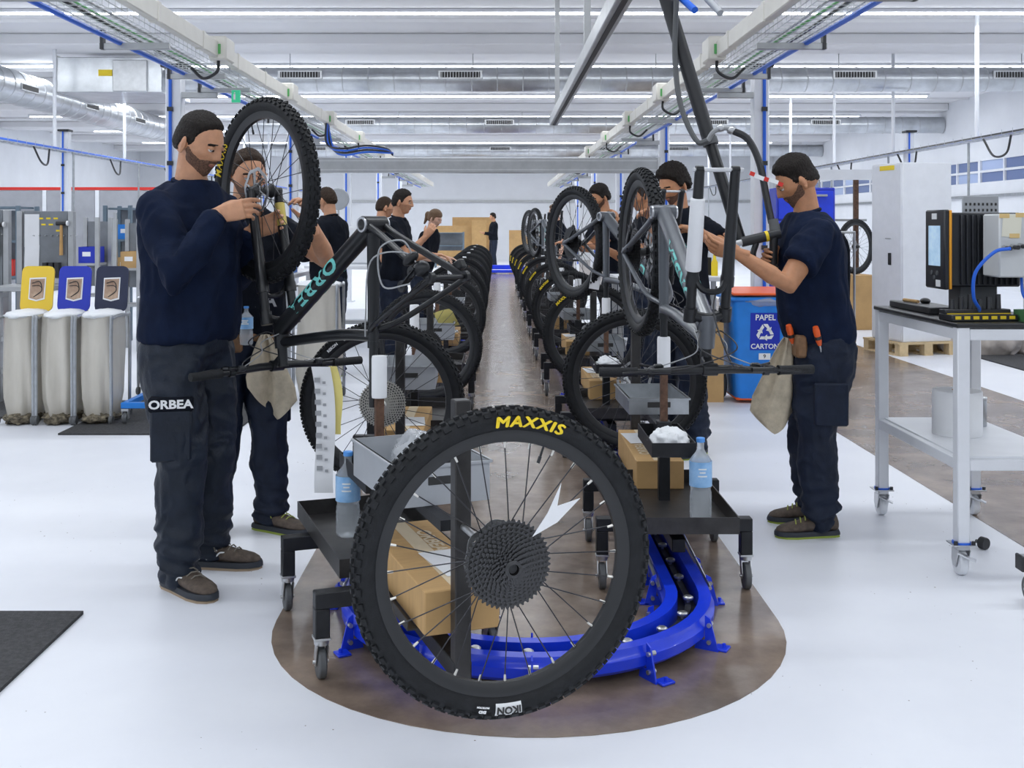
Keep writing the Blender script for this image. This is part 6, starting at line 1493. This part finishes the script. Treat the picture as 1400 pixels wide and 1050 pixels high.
# cargo pockets and name patch on the near man's trousers; pockets on the others
def pocket(P, c, d, R, m): return MB().box(c, d, R, b=0.008).build('cargo_pocket', m, P[0])
fr = np.array((0.10, -0.13)); 
pocket(P1, (0.092, -0.178, 0.60), (0.15, 0.05, 0.20), rotm(0.0, 0.0, 0.70), 'trouser_grey')
pf = MB().box((0.092, -0.178, 0.715), (0.165, 0.062, 0.055), rotm(0, 0, 0.70), b=0.008).build('pocket_flap', 'cloth_black', P1[0])
text_flat('patch_lettering', 'ORBEA', 0.044, (0.092 + 0.0325*math.sin(0.70), -0.178 - 0.0325*math.cos(0.70), 0.716), (math.cos(0.70), math.sin(0.70), 0), (0, 0, 1), 'white_print', pf, bold=0.0016, sx=1.15)
pocket(P3, (0.01, 0.205, 0.60), (0.15, 0.03, 0.19), rotm(-0.03, 0, 0), 'trouser_navy'); pocket(P2, (0.02, 0.185, 0.58), (0.14, 0.03, 0.18), None, 'trouser_navy')
text_flat('shirt_lettering', 'EA', 0.085, (0.154, 0.06, 1.05), (0, 1, 0), (0, 0, 1), 'grey_print', P2[0], bold=0.002, sx=1.0)
text_flat('shirt_lettering', 'O', 0.10, (0.140, -0.06, 1.24), (0, 1, 0), (0, 0, 1), 'white_print', P4[0], bold=0.003)
def wf(P, p): return tuple(rotz(P[0].rotation_euler[2]) @ np.asarray(p, float) + np.array(P[0].location))
wrag('beige rag tucked in the belt of the man behind the front wheel', wf(P2, (0.155, 0.06, 0.90)), 1.05, 1)
wrag('beige rag hanging from the tool belt of the man at the fork', wf(P3, (0.165, 0.07, 0.88)), 1.2, 4)
for i, (p, lb) in enumerate((((0.155, 0.12, 0.86), 'red-handled screwdriver nearer the front of the tool belt'), ((0.06, 0.205, 0.86), 'red-handled screwdriver at the side of the tool belt'))):
    t = thing('screwdriver', lb, 'screwdriver', wf(P3, p)); t.rotation_euler = (0.25, -0.3, 0)
    MB().tube([(0, 0, 0.09), (0, 0, 0.07), (0, 0, 0.02), (0, 0, 0.0)], [0.012, 0.015, 0.013, 0.008], 10).build('handle', 'orange_plastic', t); MB().cyl((0, 0, 0), (0, 0, -0.08), 0.004, n=8).build('shaft', 'steel', t); MB().cyl((0, 0, 0.03), (0, 0, 0.045), 0.0155, n=10).build('grip_band', 'black_plastic', t)
bottle('small water bottle tucked in the belt of the man behind the front wheel', wf(P2, (0.17, -0.03, 0.86)), 0.17, 0.03)
MB().box((0.13, 0.135, 0.85), (0.05, 0.09, 0.10), b=0.01).build('tool_pouch', 'leather', P3[0]); MB().box((0.14, -0.09, 0.86), (0.04, 0.10, 0.07), b=0.01).build('tool_pouch', 'leather', P2[0])

# loose papers, bench clutter
def sheet(label, loc, w, h, rot, m='paper', seed=0):
    q = []; n = 7
    for j in range(n):
        for i in range(n):
            u, v = i/(n-1) - 0.5, j/(n-1) - 0.5; q.append((w*u, 0.012*math.sin(3*u + seed) + 0.010*math.cos(4*v + seed), h*v))
    N = n*n; q2 = [(a, b + 0.0008, c) for a, b, c in q]; f = []
    for j in range(n-1):
        for i in range(n-1): a = j*n + i; f += [(a, a+1, a+n+1, a+n), (N+a, N+a+n, N+a+n+1, N+a+1)]
    o = MB().add(q + q2, f).build('paper_sheet', m, None, True, 80); o.location = loc; o.rotation_euler = rot; tag(o, label, 'paper'); return o
sheet('folded white paper propped in the bin behind the silver cassette', to_world(L_CARTS[1], (0.10, 0.60, 0.68)), 0.13, 0.17, (0.4, 0.2, 0.2), 'paper', 1)
sheet('pale yellow paper on the bin of the second cart behind the curve cart', to_world(L_CARTS[2], (0.10, 0.66, 0.70)), 0.14, 0.16, (0.5, -0.3, -0.2), 'yellow_paper', 2)
sheet('white job sheet clipped in the spokes of the second raised bike', (0.62, 6.92, 1.06), 0.06, 0.16, (0.1, 0.12, 0.1), 'paper', 3)
for i, (x, y, z, d, m_, lb, nm_) in enumerate(((-1.95, 10.0, 0.951, (0.2, 0.3, 0.12), 'blue_plastic', 'blue box on the bench before the man seen from behind', 'parts_box'), (-2.1, 10.7, 0.951, (0.25, 0.3, 0.2), 'cardboard', 'carton on the bench before the man seen from behind', 'cardboard_box'),
        (1.30, 9.9, 0.931, (0.2, 0.25, 0.10), 'grey_plastic', 'grey parts box on the bench behind the paper bin', 'parts_box'), (1.80, 10.05, 0.931, (0.28, 0.22, 0.16), 'black_plastic', 'black machine housing on the bench behind the paper bin', 'parts_box'), (-1.55, 13.5, 0.931, (0.3, 0.3, 0.18), 'orange_plastic', 'orange box on the bench by the disc machine', 'parts_box'))):
    t = thing(nm_, lb, 'box', (x, y, z)); MB().tray((0, 0, 0), d, 0.008).build('box_body', m_, t, False); MB().box((0, -d[1]/2 - 0.001, d[2]*0.5), (d[0]*0.4, 0.003, d[2]*0.4)).build('label_card', 'paper', t, False)
t = thing('clothes_rack', 'dark jackets hanging on a rail between the brown posts and cabinet', 'clothes rack', (3.75, 12.6, 0))
for s in (-1, 1): MB().cyl((s*0.35, 0, 0.0), (s*0.35, 0, 1.3), 0.015, n=8).build('upright', 'alu_profile', t)
MB().cyl((-0.36, 0, 1.3), (0.36, 0, 1.3), 0.015, n=8).build('rail', 'alu_profile', t)
for i in range(3):
    m_ = MB(); sections(m_, [((-0.2 + 0.2*i, 0, z), w, d) for z, w, d in ((0.55, 0.07, 0.19), (0.8, 0.075, 0.2), (1.1, 0.07, 0.2), (1.2, 0.05, 0.17), (1.28, 0.025, 0.05))]); m_.build('jacket', 'cloth_black', t, True, 70)

# loose cap on the floor, corner of a low trolley, hose bundle
t = thing('rubber_cap', 'small black rubber cap lying on the floor by the trolley leg', 'cap', (2.08, 4.70, 0.0)); t.rotation_euler = (0, 0.0, 0.5)
MB().lathe([(0.024, -0.018), (0.026, -0.012), (0.026, 0.010), (0.018, 0.016)], (0, 0, 0.026), (0, 1, 0.0), 18).build('cap_body', 'black_plastic', t); MB().cyl((0, 0.014, 0.026), (0, 0.034, 0.026), 0.008, n=10).build('stem', 'grey_rubber', t)
t = thing('low_trolley', 'steel corner of a low trolley with one grey caster beside the tool trolley', 'trolley', (1.93, 4.02, 0))
MB().box((0.25, 0, 0.152), (0.52, 0.05, 0.05), b=0.003).build('frame_bar', 'steel', t); MB().box((-0.015, 0, 0.152), (0.012, 0.056, 0.056), b=0.003).build('end_cap', 'black_plastic', t)
for x in (0.03, 0.47): caster(t, x, 0)
t = thing('hose_bundle', 'loose bundle of blue air hoses below the trunking over the low wheels', 'hoses', PX(447, 197, 13.0)); h0 = np.array(PX(447, 197, 13.0))
for i in range(4):
    MB().tube(bez([np.array((-2.03, 13.0 + 0.03*i, 2.62)) - h0, np.array(PX(447 + 3*i, 197 + 2*i, 13.0)) - h0, np.array(PX(470, 203 + 3*i, 12.8)) - h0, np.array(PX(500, 199 + 3*i, 12.7)) - h0, np.array(PX(528, 203 + 2*i, 12.9)) - h0, np.array(PX(537, 212 - i, 13.0)) - h0]), 0.012, 6).build('hose', 'blue_pipe' if i % 2 else 'black_plastic', t)
